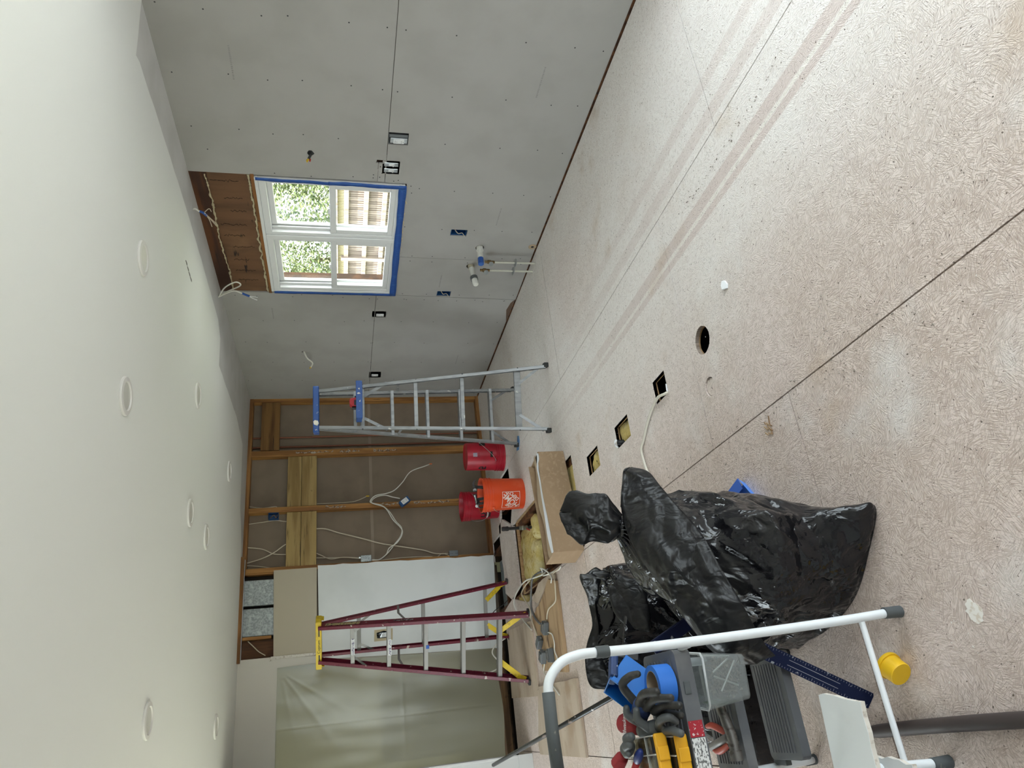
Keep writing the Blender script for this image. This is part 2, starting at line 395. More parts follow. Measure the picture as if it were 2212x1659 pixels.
# ---------------------------------------------------------------- ceiling
CEDGE = [(3.36, 2.60), (3.02, 2.64), (3.043, 2.70), (3.075, 3.3), (3.098, 3.985), (3.09, 4.6), (3.073, 5.16), (2.985, 5.31), (2.757, 5.34), (2.765, 5.9), (2.771, 6.396), (2.72, 6.70), (2.684, 6.88), (2.35, 6.92), (2.055, 6.952), (1.93, 7.06), (1.81, 7.13), (1.64, 7.17)]
ced = [CEDGE[0]]
for a, b in zip(CEDGE, CEDGE[1:]):
    n = max(1, int(math.dist(a, b)/.09))
    for i in range(1, n+1):
        j = 0 if i == n else .004
        ced.append((lerp(a[0], b[0], i/n)+random.uniform(-j, j), lerp(a[1], b[1], i/n)+random.uniform(-j, j)))
ceil_o = MB().prism([(XL, YF), (3.38, YF), (3.38, 2.58)]+ced+[(.735, 7.215), (.72, 7.29), (XL, 7.31)], [], ZC-.004, ZC+.02).build('ceiling', M_CEIL)
struct(ceil_o, 'smooth white painted ceiling with a torn paint edge', 'ceiling')
def cpatch(poly): return MB().prism(poly, [], ZC, ZC+.013).build('ceiling_panel', M_PATCH, ceil_o)
cpatch([(2.98, 2.55), (3.38, 2.55), (3.38, 5.328), (2.9, 5.328)])
cpatch([(2.62, 5.332), (3.38, 5.332), (3.38, 7.32), (1.66, 7.32), (1.66, 6.85), (2.62, 6.85)])
MB().prism(rect(XL-.2, 3.60, YF-.2, 12.0), [], 2.62, 2.75).build('roof_deck', mat('roof_board', (.2, .15, .1), .9), ceil_o)
MB().box(.70, 1.66, 7.215, 7.245, ZC-.03, ZC+.02).build('furring_strip', M_PLATE, ceil_o)
MB().box(.70, 1.70, 7.19, 7.40, ZC+.03, ZC+.05).build('ceiling_joist', M_JOIST, ceil_o)

# ---------------------------------------------------------------- right wall
M_SHEATH = wood('sheathing', '#5a3a22', '#3c2615', 'y', 6)
wr = MB().prism(rect(YF-.1, 7.6, -.45, 2.62), [rect(3.80, 5.205, 1.085, 2.10), rect(-1.15, 1.65, .01, 2.09)], 3.47, 3.57, 'x').build('wall_right', M_SHEATH)
struct(wr, 'grey unpainted drywall wall with screw dots, a window and cut electrical boxes', 'wall')
def gyp(poly, holes=(), name='drywall_panel', m=None, x0=XW, x1=XW+.0127): return MB().prism(poly, list(holes), x0, x1, 'x').build(name, m or M_GYP, wr)
g = .0016
BOX_A = rect(3.350, 3.452, 1.112, 1.236); BOX_B = rect(3.60, 3.722, 1.150, 1.262); BOX_C = rect(5.475, 5.575, 1.140, 1.262); BOX_D = rect(6.665, 6.80, 1.128, 1.250)
BLUE1 = rect(4.284, 4.360, .592, .718); BLUE2 = rect(5.132, 5.211, .604, .724)
wy = 1.65
gyp([(wy, 1.2385+g), (3.598, 1.2385+g), (3.598, 1.30), (3.626, 1.305), (3.63, 1.2905), (3.806, 1.2905), (3.806, ZC), (wy, ZC)], [], )
gyp([(3.63, 1.243), (3.806, 1.243), (3.806, 1.287), (3.63, 1.288)])
PVC1 = circ(4.50, .462, .034, 20); PVC2 = circ(4.752, .497, .034, 20)
gyp([(wy, .014), (4.672, .012), (4.655, 1.088), (3.81, 1.090), (3.81, 1.2385-g), (wy, 1.2385-g)], [BOX_A, BOX_B, BLUE1, PVC1])
gyp([(4.675, .012), (5.243, .006), (5.207, 1.085), (4.658, 1.088)], [BLUE2, PVC2])
gyp([(5.247, .014), (7.375, .014), (7.375, 1.2385-g), (5.208, 1.2385-g), (5.212, 1.085)], [BOX_C, BOX_D])
gyp([(5.206, 1.2385+g), (7.375, 1.2385+g), (7.375, ZC), (5.206, ZC)], [rect(6.222, 6.25, 1.872, 1.898)])
gyp([(YF, .01), (-1.15, .01), (-1.15, 2.09), (wy, 2.09), (wy, ZC), (YF, ZC)])
# screws: dark dimples in rows on the studs
sc = MB()
def screw(y, z, r=.0045): sc.lathe([(0, 0), (r, 0), (r*.8, .001), (0, .0012)], 8, Matrix.Translation((XW-.0013, y, z)) @ Matrix.Rotation(math.pi/2, 4, 'Y'))
for y in (2.22, 2.62, 3.02, 3.42):
    for z in (.1, .276, .541, .895, 1.189, 1.30, 1.506, 1.774, 1.947, 2.165, 2.394):
        if not (y == 3.42 and 1.05 < z < 1.4): screw(y+random.uniform(-.015, .015), z+random.uniform(-.04, .04))
for y in (3.86, 4.28, 4.63, 4.70, 5.18, 5.28):
    for z in (.08, .30, .52, .80, 1.02): screw(y+random.uniform(-.01, .01), z+random.uniform(-.05, .05))
for y in (5.27, 5.65, 6.05, 6.45, 6.85, 7.22):
    for z in (.08, .35, .7, 1.0, 1.20, 1.28, 1.55, 1.9, 2.2, 2.42): screw(y+random.uniform(-.012, .012), z+random.uniform(-.05, .05))
for y, z in ((3.66, 1.275), (3.72, 1.262), (3.76, 1.275), (3.77, 1.318), (3.74, 1.317), (3.79, 1.18), (3.78, 1.15), (3.83, 1.06), (3.90, 1.05), (3.60, 2.33), (3.78, 1.95), (3.79, 1.72), (3.77, 1.45), (5.22, 1.35), (5.23, 1.6), (5.23, 1.85)): screw(y, z)
sco = sc.build('screw_heads', mat('dark_screw', (.02, .02, .02), .5), wr); sco['kind'] = 'stuff'
# faint printed stamps on the paper face (illegible dashes)
st = MB()
def stamp(y0, y1, z):
    y = y0
    while y < y1:
        w = random.uniform(.004, .011); st.box(XW-.0006, XW, y, y+w, z+random.uniform(-.001, .001), z+.009); y += w+random.uniform(.003, .007)
for a in ((2.822, 3.046, 2.103), (2.758, 2.979, .370), (4.014, 4.218, .380), (4.895, 5.068, .712), (5.45, 5.62, 2.10), (6.3, 6.5, .37)): stamp(*a)
sto = st.build('paper_stamp', mat('grey_ink', (.27, .26, .245), .9), wr); sto['kind'] = 'stuff'
# header of bare plywood over the window
M_HEAD = mat('bare_header_plywood', (.155, .075, .035), .8, var=[(3, (.09, .042, .02), .4, .7, 5, (1, 3, .5)), (7, (.02, .01, .006), .64, .70, 8, (1, .6, 4)), (2.2, (.20, .105, .05), .55, .75)], bump=[(30, .3, .003)])
MB().box(XW+.0135, 3.40, 3.806, 5.206, 2.10, 2.39).build('header_panel', M_HEAD, wr)
M_HEAD2 = wood('header_beam', '#5a3316', '#371c0b', 'y', 8)
MB().prism([(3.806, 2.375), (4.3, 2.385), (4.8, 2.372), (5.206, 2.38), (5.206, 2.50), (3.806, 2.50)], [], XW+.004, 3.40, 'x').build('header_beam', M_HEAD2, wr)
fo = MB()
def blob(m, path, r, seed=0, n=7):
    pts = crom(path, 40); R = [r*(.25+1.1*abs(noise.noise(Vector((p.x*41+seed, p.y*41, p.z*41))))) for p in pts]; pts = [p+V(0, 0, .012*noise.noise(Vector((seed, p.y*17, 0)))) for p in pts]
    m.tube(pts, R, n)
blob(fo, [(XW+.006, 3.83, 2.383), (XW+.004, 4.1, 2.378), (XW+.005, 4.5, 2.388), (XW+.004, 4.9, 2.376), (XW+.006, 5.19, 2.380)], .010)
blob(fo, [(XW+.008, 3.81, 2.118), (XW+.006, 4.2, 2.115), (XW+.008, 4.7, 2.117), (XW+.006, 5.2, 2.112)], .013, 5)
blob(fo, [(XW+.004, 3.83, 1.083), (XW+.005, 4.1, 1.08), (XW+.003, 4.4, 1.082), (XW+.004, 4.68, 1.079)], .009, 9)
fo.build('foam_bead', M_FOAM, wr, 180)
for i in range(9):
    y0 = 3.90+.145*i+random.uniform(-.02, .02); z0 = 2.16+random.uniform(0, .06); L_ = random.uniform(.10, .19)
    P_ = [(XW+.0132, y0+.022*noise.noise(Vector((i*7.1, k*.9, 0)))+.008*noise.noise(Vector((i*3.3, k*2.3, 5))), z0+L_*k/16) for k in range(17)]
    MB().tube(P_, [.0006+.0018*abs(math.sin(k*1.3+i)) for k in range(17)], 5).build('crack', mat('crack_dark', (.012, .006, .004), .9), wr)
MB().box(XW-.004, 3.42, 3.80, 5.21, 2.083, 2.106).build('window_buck', wood('buck_wood', '#8a5a2c', '#62401e', 'y', 8), wr, None, .002)
MB().box(3.378, 3.46, YF, 7.4, -.02, .008).build('sill_plate', M_JOIST, wr)
# dark gap edge where the drywall meets floor, broken piece near the pipes
MB().prism([(5.25, .016), (5.62, .016), (5.55, .03), (5.42, .055), (5.30, .04)], [], XW-.002, XW+.002, 'x').build('torn_edge', mat('dark_torn_edge', (.12, .075, .05), .9), wr)

# ---------------------------------------------------------------- window in the right wall
win = empty_struct('window_1', 'white vinyl window of two hung units, edged with blue masking tape', 'window')
def ring(m, x0, x1, y0, y1, z0, z1, w, wt=None, wb=None):
    wt = wt or w; wb = wb or w
    m.box(x0, x1, y0, y1, z0, z0+wb); m.box(x0, x1, y0, y1, z1-wt, z1)
    m.box(x0, x1, y0, y0+w, z0+wb, z1-wt); m.box(x0, x1, y1-w, y1, z0+wb, z1-wt)
ring(m := MB(), 3.352, 3.475, 3.822, 5.175, 1.098, 2.083, .022); m.build('window_frame', M_VINYL, win, None, .003)
MB().box(3.350, 3.475, 4.425, 4.468, 1.12, 2.061).build('mullion', M_VINYL, win, None, .003)
for (a, b) in ((3.844, 4.425), (4.468, 5.153)):
    ring(m := MB(), 3.362, 3.46, a, b, 1.12, 2.061, .03, .045, .035); u = m.build('unit_frame', M_VINYL, win, None, .003)
    m = MB(); m.box(3.395, 3.405, b-.052, b-.03, 1.60, 2.015); m.box(3.43, 3.44, b-.055, b-.03, 1.16, 2.015); m.build('track', M_VINYL, win, None, .001)
    ring(m := MB(), 3.368, 3.398, a+.03, b-.03, 1.155, 1.607, .040, .045, .038); s1 = m.build('lower_sash', M_VINYL, win, None, .003)
    ring(m := MB(), 3.412, 3.440, a+.03, b-.03, 1.565, 2.016, .034, .036, .036); s2 = m.build('upper_sash', M_VINYL, win, None, .003)
    MB().box(3.381, 3.385, a+.065, b-.065, 1.19, 1.565).build('pane', M_GLASS, s1)
    MB().box(3.424, 3.428, a+.06, b-.06, 1.598, 1.985).build('pane', M_GLASS, s2)
    MB().box(3.356, 3.37, (a+b)/2-.03, (a+b)/2+.03, 1.607, 1.618).build('sash_lock', M_VINYL, s1, None, .002)
def tape(path, w0, seed):     # strip following the wall face, ragged inner edge
    m = MB(); pts = crom(path, 10); n = len(pts)
    for i, p in enumerate(pts):
        t = (pts[min(i+1, n-1)]-pts[max(i-1, 0)]).normalized(); q = Vector((0, -t.z, t.y))
        w = w0*(1+.22*noise.noise(Vector((i*.23+seed, seed, 0)))); dx = .002*noise.noise(Vector((i*.4, seed, 3)))
        m.v += [p+q*w*.5+V(dx, 0, 0), p-q*w*.5]
    m.f += [(2*i, 2*i+1, 2*i+3, 2*i+2) for i in range(n-1)]
    return m.build('masking_tape', M_TAPE, win, 180, 0, True, .0006)
tx = XW-.015
tape([(tx, 3.827, 2.075), (tx, 3.833, 1.90), (tx, 3.830, 1.75), (tx, 3.838, 1.60)], .030, 1)
tape([(tx-.001, 3.834, 1.61), (tx-.001, 3.829, 1.45), (tx-.001, 3.836, 1.27), (tx-.001, 3.834, 1.10)], .036, 4)
tape([(tx-.001, 3.815, 1.116), (tx-.001, 4.2, 1.112), (tx-.001, 4.7, 1.108), (tx-.001, 5.20, 1.103)], .050, 8)
tape([(tx, 5.178, 2.062), (tx, 5.18, 1.7), (tx, 5.183, 1.4), (tx, 5.186, 1.10)], .032, 12)

# ---------------------------------------------------------------- patio door beyond the frame edge, wall behind the camera, left wall
door = empty_struct('door_1', 'white framed sliding patio door in the right wall', 'door')
ring(m := MB(), 3.45, 3.56, -1.15, 1.65, .01, 2.09, .05); m.build('door_frame', M_VINYL, door, None, .004)
for i, (a, b) in enumerate(((-1.10, .27), (.23, 1.60))):
    x = 3.475+.035*i; ring(m := MB(), x, x+.03, a, b, .06, 2.04, .06); pnl = m.build('door_panel', M_VINYL, door, None, .004)
    MB().box(x+.012, x+.016, a+.06, b-.06, .12, 1.98).build('pane', M_GLASS, pnl)
wf = MB().prism(rect(XL-.1, 3.57, -.45, 2.62), [rect(.6, 3.2, .05, 2.2)], YF-.12, YF, 'y').build('wall_front', M_CREAM); struct(wf, 'painted wall behind the viewer with a wide added window', 'wall')
w2 = empty_struct('window_added_rear', 'added white window behind the viewer, widened for more light', 'window')  # unseen window, added and widened to light the room from behind
m = MB(); ring2 = [(.6, 3.2, .05, .12), (.6, 3.2, 2.14, 2.2), (.6, .66, .12, 2.14), (3.14, 3.2, .12, 2.14), (1.86, 1.94, .12, 2.14)]
for x0, x1, z0, z1 in ring2: m.box(x0, x1, YF-.10, YF-.03, z0, z1)
m.build('window_frame', M_VINYL, w2, None, .004)
for x0, x1 in ((.66, 1.86), (1.94, 3.14)): MB().box(x0, x1, YF-.07, YF-.066, .12, 2.14).build('pane', M_GLASS, w2)
wl = MB().prism(rect(YF-.12, 7.4, -.45, 2.62), [rect(3.5, 6.3, .45, 2.25)], XL-.12, XL, 'x').build('wall_left', M_WHITE); struct(wl, 'painted left wall', 'wall')

w3 = empty_struct('window_added_left', 'added white window in the left wall, unseen, lifts the far end of the room', 'window')  # added window out of view, fills the far end with light
ring(m := MB(), XL-.10, XL-.03, 3.5, 6.3, .45, 2.25, .05); m.box(XL-.10, XL-.03, 4.87, 4.93, .5, 2.2); m.build('window_frame', M_VINYL, w3, None, .004)
for a, b in ((3.55, 4.87), (4.93, 6.25)): MB().box(XL-.07, XL-.066, a, b, .5, 2.2).build('pane', M_GLASS, w3)
# white partition end at the far left with its baseboard
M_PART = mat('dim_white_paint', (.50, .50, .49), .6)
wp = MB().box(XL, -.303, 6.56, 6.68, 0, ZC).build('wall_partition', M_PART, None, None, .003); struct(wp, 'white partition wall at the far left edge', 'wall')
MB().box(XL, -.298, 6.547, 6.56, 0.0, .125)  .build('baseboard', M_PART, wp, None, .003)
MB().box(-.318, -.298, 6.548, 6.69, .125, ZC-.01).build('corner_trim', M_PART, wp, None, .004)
# ---------------------------------------------------------------- back wall
wb = empty_struct('wall_back', 'stripped stud wall with brown paper backing, white panel and plastic-covered opening', 'wall')
def bbox(name, x0, x1, z0, z1, m, y0=YB, y1=YB+.089, bev=.002): return MB().box(x0, x1, y0, y1, z0, z1).build(name, m, wb, None, bev)
YP = YB+.089
bbox('backing_panel', 1.40, 3.50, -.02, 1.232, M_BACKPAPER, YP, YP+.013, 0); bbox('backing_panel', 1.40, 3.50, 1.236, 2.62, M_BACKPAPER, YP, YP+.013, 0)
bbox('joint_tape', 1.5, 3.40, 1.218, 1.248, mat('joint_tape', (.27, .22, .17), .9), YP-.0015, YP, 0)
for x0, x1 in ((3.325, 3.364), (2.703, 2.768), (2.108, 2.160), (1.515, 1.560)): bbox('stud', x0, x1, .038, 2.441, M_STUD)
bbox('stud', .905, .932, 2.19, 2.50, M_STUD); bbox('stud', .60, .64, .05, 2.10, M_STUD, YB+.015); bbox('stud', 1.50, 1.513, 2.19, 2.47, M_STUD)
bbox('top_plate', 1.50, 3.40, 2.441, 2.479, M_PLATE); bbox('bottom_plate', 1.46, 3.40, 0, .038, M_PLATE)
bbox('bottom_plate', -.35, .62, 0.0, .06, wood('old_plate', '#7a5c3c', '#513a22', 'x', 8), YB-.02, YB+.08)
for (x0, x1) in ((2.163, 2.700), (1.548, 2.105)):
    bbox('blocking_board', x0, x1, 1.788, 1.936, M_BOARD, YB+.008, YB+.046); bbox('blocking_board', x0, x1, 1.940, 2.078, M_BOARD, YB+.012, YB+.050)
bbox('blocking_board', 2.775, 3.322, 2.168, 2.355, wood('old_blocking', '#7d5a30', '#553718', 'x', 6), YB+.004, YB+.042)
bbox('backing_panel', .60, 1.40, -.02, 2.62, M_BACKPAPER, YP, YP+.013, 0)
bbox('backing_panel', 3.30, 3.56, -.45, 2.62, M_BACKPAPER, YP+.02, YP+.10, 0)
# torn paper and old plaster left on the stud faces
tp = MB()
for xs, zs in ((2.735, ((1.35, 1.55), (1.62, 2.0), (.95, 1.2))), (2.134, ((.42, .8), (.95, 1.15), (1.5, 1.7)))):
    for z0, z1 in zs:
        n = 14; L_ = [(xs+random.uniform(-.006, .022), lerp(z0, z1, i/n)) for i in range(n+1)]; R_ = [(xs-random.uniform(-.004, .016), lerp(z0, z1, i/n)) for i in range(n, -1, -1)]
        tp.prism(L_+R_, [], YB-.003, YB, 'y')
tp.build('torn_paper', mat('torn_drywall_paper', (.42, .36, .29), .9, var=[(50, (.16, .09, .05), .45, .55)]), wb)
for x in (2.931, 2.824): MB().cyl((x, YB+.05, .0), (x, YB+.05, 2.46), .0085, n=12).build('copper_pipe', mat('dull_copper', (.22, .085, .05), .5, .7), wb, 40)
# panels left of the bare studs
def rg(p0, p1, n, a): return rag(p0, p1, n, a)
MB().prism([(.622, .055), (1.529, .004)]+rg((1.529, .004), (1.548, 1.773), 22, .005)+[(1.548, 1.773), (.675, 1.755)], [rect(.80, .884, 1.085, 1.23)], YB-.013, YB, 'y').build('painted_panel', M_WHITE, wb)
MB().box(.625, 1.526, YB-.0155, YB-.0125, .055, .125).build('paint_line', M_WHITE, wb, None, .001)
MB().prism([(.715, 1.779), (1.53, 1.782), (1.528, 2.185), (.735, 2.165)], [], YB-.012, YB+.001, 'y').build('painted_panel', M_BEIGE, wb)
MB().prism([(XL, 2.12), (.60, 2.122), (.605, 1.76), (.68, 1.752), (.712, 1.79), (.72, 2.15), (.735, 2.188), (.735, 2.479), (XL, 2.479)], [], YB-.0115, YB+.06, 'y').build('painted_panel', M_CREAM, wb)
bbox('painted_panel', XL, -.50, 0, 2.12, M_CREAM, YB-.01, YB+.06, 0)
MB().prism([(.622, .06), (.66, .06), (.675, 1.755), (.60, 1.76)], [], YB+.002, YB+.012, 'y').build('painted_panel', M_CREAM, wb)
MB().box(.715, .740, YB-.02, YB+.002, 1.76, 2.19).build('edge_bead', M_GYPCORE, wb, None, .002)
# duct bay: two galvanised ducts, timber and brown board
bbox('duct', 1.213, 1.452, 2.10, 2.60, M_GALV, YB+.012, YB+.08, .006); bbox('duct', .935, 1.188, 2.10, 2.60, M_GALV, YB+.02, YB+.08, .006)
bbox('bay_panel', .74, .905, 2.10, 2.60, wood('dark_bay_board', '#5d3a1e', '#40260f', 'z', 6), YB+.05, YB+.07)
bbox('bay_back', .72, 1.53, 2.05, 2.62, M_DARK, YB+.085, YB+.10, 0)
ms = MB(); ms.box(.733, 1.643, YB-.045, YB-.043, 2.446, 2.482); ms.box(.733, 1.643, YB-.045, YB-.015, 2.446, 2.448); ms.build('metal_strip', M_METAL, wb, None, .0008)
MB().prism([(.705, 2.17), (.735, 2.19), (.735, 2.20), (.70, 2.20)], [], YB-.02, YB-.005, 'y').build('torn_edge', M_GYPCORE, wb)
# room beyond the plastic
olive = mat('olive_room_paint', (.50, .48, .27), .8)
ra = MB().box(XL, 1.48, 10.4, 10.5, -.3, 2.62).build('wall_far', olive); struct(ra, 'olive far wall of the room behind the plastic', 'wall')
r2 = MB().prism(rect(7.4, 10.5, -.3, 2.62), [rect(8.0, 10.1, .8, 2.25)], XL-.1, XL, 'x').build('wall_far_side', olive); struct(r2, 'window side wall of the room behind the plastic', 'wall')
MB().box(1.38, 1.48, 7.41, 10.5, -.3, 2.62).build('side_panel', olive, r2)
r3 = MB().box(XL, 1.45, 7.40, 10.5, -.04, -.01).build('floor_far', wood('dark_floor_far', '#5b4632', '#3c2d1e', 'y', 5)); struct(r3, 'dark floor of the room behind the plastic', 'floor')
portal('daylight_far_window', (XL-.14, 9.05, 1.52), (0, -math.pi/2, 0), 1.45, 2.1)
MB().box(-.28, .50, 7.9, 8.5, -.01, 1.15).build('wall_far_counter', mat('dim_counter', (.16, .16, .15), .7), r2, None, .01)

def plastic_mat():
    m = bpy.data.materials.new('plastic_film'); m.use_nodes = True; nt = m.node_tree; nt.nodes.clear(); L = nt.links.new
    out = node(nt, 'ShaderNodeOutputMaterial')
    tr = node(nt, 'ShaderNodeBsdfTranslucent'); tr.inputs[0].default_value = (.47, .47, .31, 1)
    tp_ = node(nt, 'ShaderNodeBsdfTransparent'); tp_.inputs[0].default_value = (.8, .82, .78, 1)
    df = node(nt, 'ShaderNodeBsdfDiffuse'); df.inputs[0].default_value = (.24, .245, .20, 1)
    gl = node(nt, 'ShaderNodeBsdfGlossy'); gl.inputs['Roughness'].default_value = .28
    def mx(f, a, b):
        n = node(nt, 'ShaderNodeMixShader'); n.inputs[0].default_value = f; L(a, n.inputs[1]); L(b, n.inputs[2]); return n.outputs[0]
    s = mx(.28, tr.outputs[0], tp_.outputs[0]); s = mx(.24, s, df.outputs[0]); s = mx(.09, s, gl.outputs[0])
    L(s, out.inputs[0]); m.diffuse_color = (.5, .52, .45, .6); return m
def sheet_fn(u, v):
    x = lerp(.635, -.46, u); z = lerp(2.128, .075, v)
    if v > .9: z += .012*math.sin(u*9)
    x += .012*math.sin(v*5)*(1-u)
    d = .010*noise.noise(Vector((x*2.5, z*1.0, 2)))+.0025*noise.noise(Vector((x*8, z*3, 5)))
    for (cx, cz, ang, s) in ((.60, 2.10, 2.5, 1), (.60, 2.10, 2.15, .8), (.60, 2.1, 2.9, .6)):   # pull creases from the pinned corner
        dx, dz = x-cx, cz-z; r = math.hypot(dx, dz); a = math.atan2(dz, dx)
        d += .0016*s*math.exp(-((a-ang)/.05)**2)*math.exp(-r*1.3)
    d += .0012*math.exp(-((x-.12)/.006)**2)+.0012*math.exp(-((z-1.0)/.008)**2)   # fold lines
    d *= min(1, u*12)*.9+.1
    return (x, YB-.020-d-.02*v*u, z)
sh = MB().grid(sheet_fn, 110, 150).build('plastic_sheet', plastic_mat(), None, 180)
tag(sh, 'large translucent plastic sheet hung over the opening at the far left', 'sheet')

# ---------------------------------------------------------------- wiring in the stud bays
M_NM = mat('cream_cable', (.55, .48, .37), .55); M_NMW = mat('white_cable', (.68, .66, .60), .5); M_NMG = mat('grey_cable', (.13, .125, .12), .6)
def cable(name, pts, r, m, label, extra=None, n=6, group=None, cat='cable', seg=8):
    P = crom(pts, seg); o = MB().tube(P, r, n).build(name, m, None, 180); tag(o, label, cat, group); return o
def wall_path(xz, y=YB+.045): return [(x, y+.006*math.sin(i*1.7), z) for i, (x, z) in enumerate(xz)]
C_ = 'wall_cable'
cable(C_, wall_path([(1.787, 2.455), (1.762, 2.306), (1.708, 2.2), (1.693, 2.087), (1.69, 1.95)], YB+.07), .0055, M_NM, 'cream cable curving down to the double boards, right of the crossing pair')
cable(C_, wall_path([(1.625, 2.462), (1.668, 2.302), (1.723, 2.185), (1.788, 2.089), (1.82, 1.98)], YB+.06), .0055, M_NM, 'cream cable crossing rightwards behind the double boards')
cable(C_, wall_path([(1.61, 2.469), (1.593, 2.329), (1.57, 2.225), (1.545, 2.084)], YB+.07), .005, M_NM, 'cream cable dropping beside the duct bay, leftmost above the boards')
cable(C_, wall_path([(2.018, 2.457), (2.034, 2.315), (2.044, 2.194), (2.027, 2.095), (2.02, 1.98)], YB+.07), .005, M_NM, 'cream cable beside the blue box high in the stud bay')
cable(C_, wall_path([(2.197, 2.465), (2.173, 2.32), (2.178, 2.183), (2.12, 2.21)], YB+.05), .005, M_NM, 'short cream cable running from the ceiling into the high blue box')
cable(C_, wall_path([(2.188, 1.794), (2.188, 1.62), (2.188, 1.459), (2.201, 1.378), (2.24, 1.288)], YB+.04), .0045, M_NM, 'thin cream cable hugging the middle stud, ending in a yellow connector')
w7 = [(2.556, .61), (2.522, .664), (2.465, .821), (2.353, .911), (2.269, .999), (2.238, 1.083), (2.218, 1.199), (2.161, 1.249), (2.121, 1.136), (2.048, 1.057), (1.943, .995), (1.873, .941), (1.791, .953), (1.712, 1.021), (1.635, 1.088), (1.576, 1.17), (1.577, 1.249)]
cable(C_, [(x, YB-.02+.05*(abs(x-2.15) > .4)-.03*(x > 2.2), z) for x, z in w7], .0055, M_NMW, 'white cable looping from the steel junction box up and out to the right')
w7b = [(2.183, .944), (2.201, 1.018), (2.225, 1.1), (2.209, 1.191), (2.151, 1.237), (2.093, 1.104), (1.962, 1.027), (1.839, .935), (1.727, .988), (1.683, 1.071), (1.62, 1.105), (1.569, 1.178), (1.569, 1.249)]
cable(C_, [(x, YB-.03+.055*(x < 1.7), z) for x, z in w7b], .0055, M_NMW, 'white cable carrying the dangling blue outlet box')
cable(C_, wall_path([(1.936, 1.801), (1.929, 1.699), (1.876, 1.559), (1.806, 1.338), (1.745, 1.149), (1.692, .909), (1.644, .716), (1.604, .603), (1.594, .463)], YB+.065), .0065, M_NM, 'long cream cable slanting from the double boards to the low grey box')
cable(C_, wall_path([(1.714, 1.85), (1.663, 1.746), (1.617, 1.653), (1.624, 1.53), (1.609, 1.366)], YB+.055), .005, M_NM, 'cream cable swinging from under the boards to the steel junction box')
cable(C_, wall_path([(1.642, 1.85), (1.631, 1.623), (1.622, 1.499), (1.602, 1.366)], YB+.065), .005, M_NM, 'straight cream cable above the steel junction box')
cable(C_, wall_path([(1.57, 1.241), (1.578, 1.075), (1.583, .914), (1.575, .671), (1.562, .598), (1.599, .529), (1.575, .465)], YB+.06), .005, M_NM, 'cream cable hugging the white panel edge down to the low grey box')
cable(C_, wall_path([(.90, 2.40), (.85, 2.35), (.80, 2.30), (.76, 2.24)], YB+.035), .005, M_NM, 'cream cable inside the bay beside the ducts')
M_BLUEBOX = mat('blue_pvc_box', (.012, .075, .22), .45); M_BLUEDK = mat('blue_box_inside', (.008, .03, .09), .6)
M_NUTY = mat('yellow_wire_nut', (.65, .42, .03), .5); M_NUTR = mat('red_wire_nut', (.45, .03, .02), .5)
def openbox(name, x0, x1, y0, y1, z0, z1, m, parent, t=.003, face='-y'):
    """open-fronted box"""
    b = MB()
    if face == '-y':
        b.box(x0, x1, y1-t, y1, z0, z1); b.box(x0, x0+t, y0, y1, z0, z1); b.box(x1-t, x1, y0, y1, z0, z1); b.box(x0, x1, y0, y1, z0, z0+t); b.box(x0, x1, y0, y1, z1-t, z1)
    else:
        b.box(x1-t, x1, y0, y1, z0, z1); b.box(x0, x1, y0, y0+t, z0, z1); b.box(x0, x1, y1-t, y1, z0, z1); b.box(x0, x1, y0, y1, z0, z0+t); b.box(x0, x1, y0, y1, z1-t, z1)
    return b.build(name, m, parent, None, .0008)
t = thing('junction_box', 'blue plastic box on the middle stud near the ceiling', 'electrical box', (2.085, YB, 2.155))
openbox('box_shell', 2.043, 2.104, YB-.005, YB+.065, 2.155, 2.253, M_BLUEBOX, t)
MB().tube(crom([(2.06, YB+.04, 2.24), (2.08, YB, 2.20), (2.055, YB+.01, 2.18), (2.09, YB+.03, 2.165)], 6), .003, 6).build('wires', mat('brown_wire', (.3, .16, .06), .5), t, 180)
t = thing('outlet_box', 'blue box with white outlet dangling on its cable before the studs', 'outlet', (2.14, YB-.05, .84))
Mr = Matrix.Translation((2.14, YB-.045, .90)) @ Matrix.Rotation(-.62, 4, 'Y')
MB().box(-.03, .03, -.03, .03, -.055, .055, Mr).build('box_shell', M_BLUEBOX, t, None, .003)
MB().box(-.024, .024, -.038, -.028, -.036, .036, Mr).build('receptacle', M_VINYL, t, None, .003)
m = MB()
for dz in (-.018, .018):
    for dx in (-.008, .006): m.box(dx, dx+.003, -.0395, -.037, dz-.005, dz+.005, Mr)
m.build('slots', mat('slot_black', (.01, .01, .01), .5), t)['kind'] = 'stuff'
t = thing('junction_box', 'small galvanised junction box at the white panel edge', 'electrical box', (1.585, YB+.01, 1.25))
MB().box(1.553, 1.620, YB-.012, YB+.04, 1.252, 1.358).build('box_shell', M_GALV, t, None, .006); MB().cyl((1.60, YB-.002, 1.36), (1.60, YB-.002, 1.375), .012).build('clamp', M_METAL, t, 40)
t = thing('junction_box', 'dark grey metal box low on the stud beside the white panel', 'electrical box', (1.575, YB, .374))
M_GREYBOX = mat('grey_steel_box', (.14, .15, .155), .5, .5)
MB().box(1.55, 1.607, YB-.02, YB+.05, .374, .466).build('box_shell', M_GREYBOX, t, None, .003)
m = MB()
for z in (.385, .40, .435, .45): m.cyl((1.575, YB-.021, z), (1.575, YB-.019, z), .004, n=8)
m.build('knockouts', mat('knockout', (.03, .03, .03), .6), t)['kind'] = 'stuff'
m = MB()
o = thing('wire_connector', 'yellow wire nut at the end of the thin stud cable', 'wire nut', (2.245, YB+.04, 1.26)); MB().lathe([(0, -.03), (.006, -.03), (.008, -.01), (.005, .005), (0, .006)], 10, Matrix.Translation((2.245, YB+.04, 1.285))).build('nut', M_NUTY, o, 60)
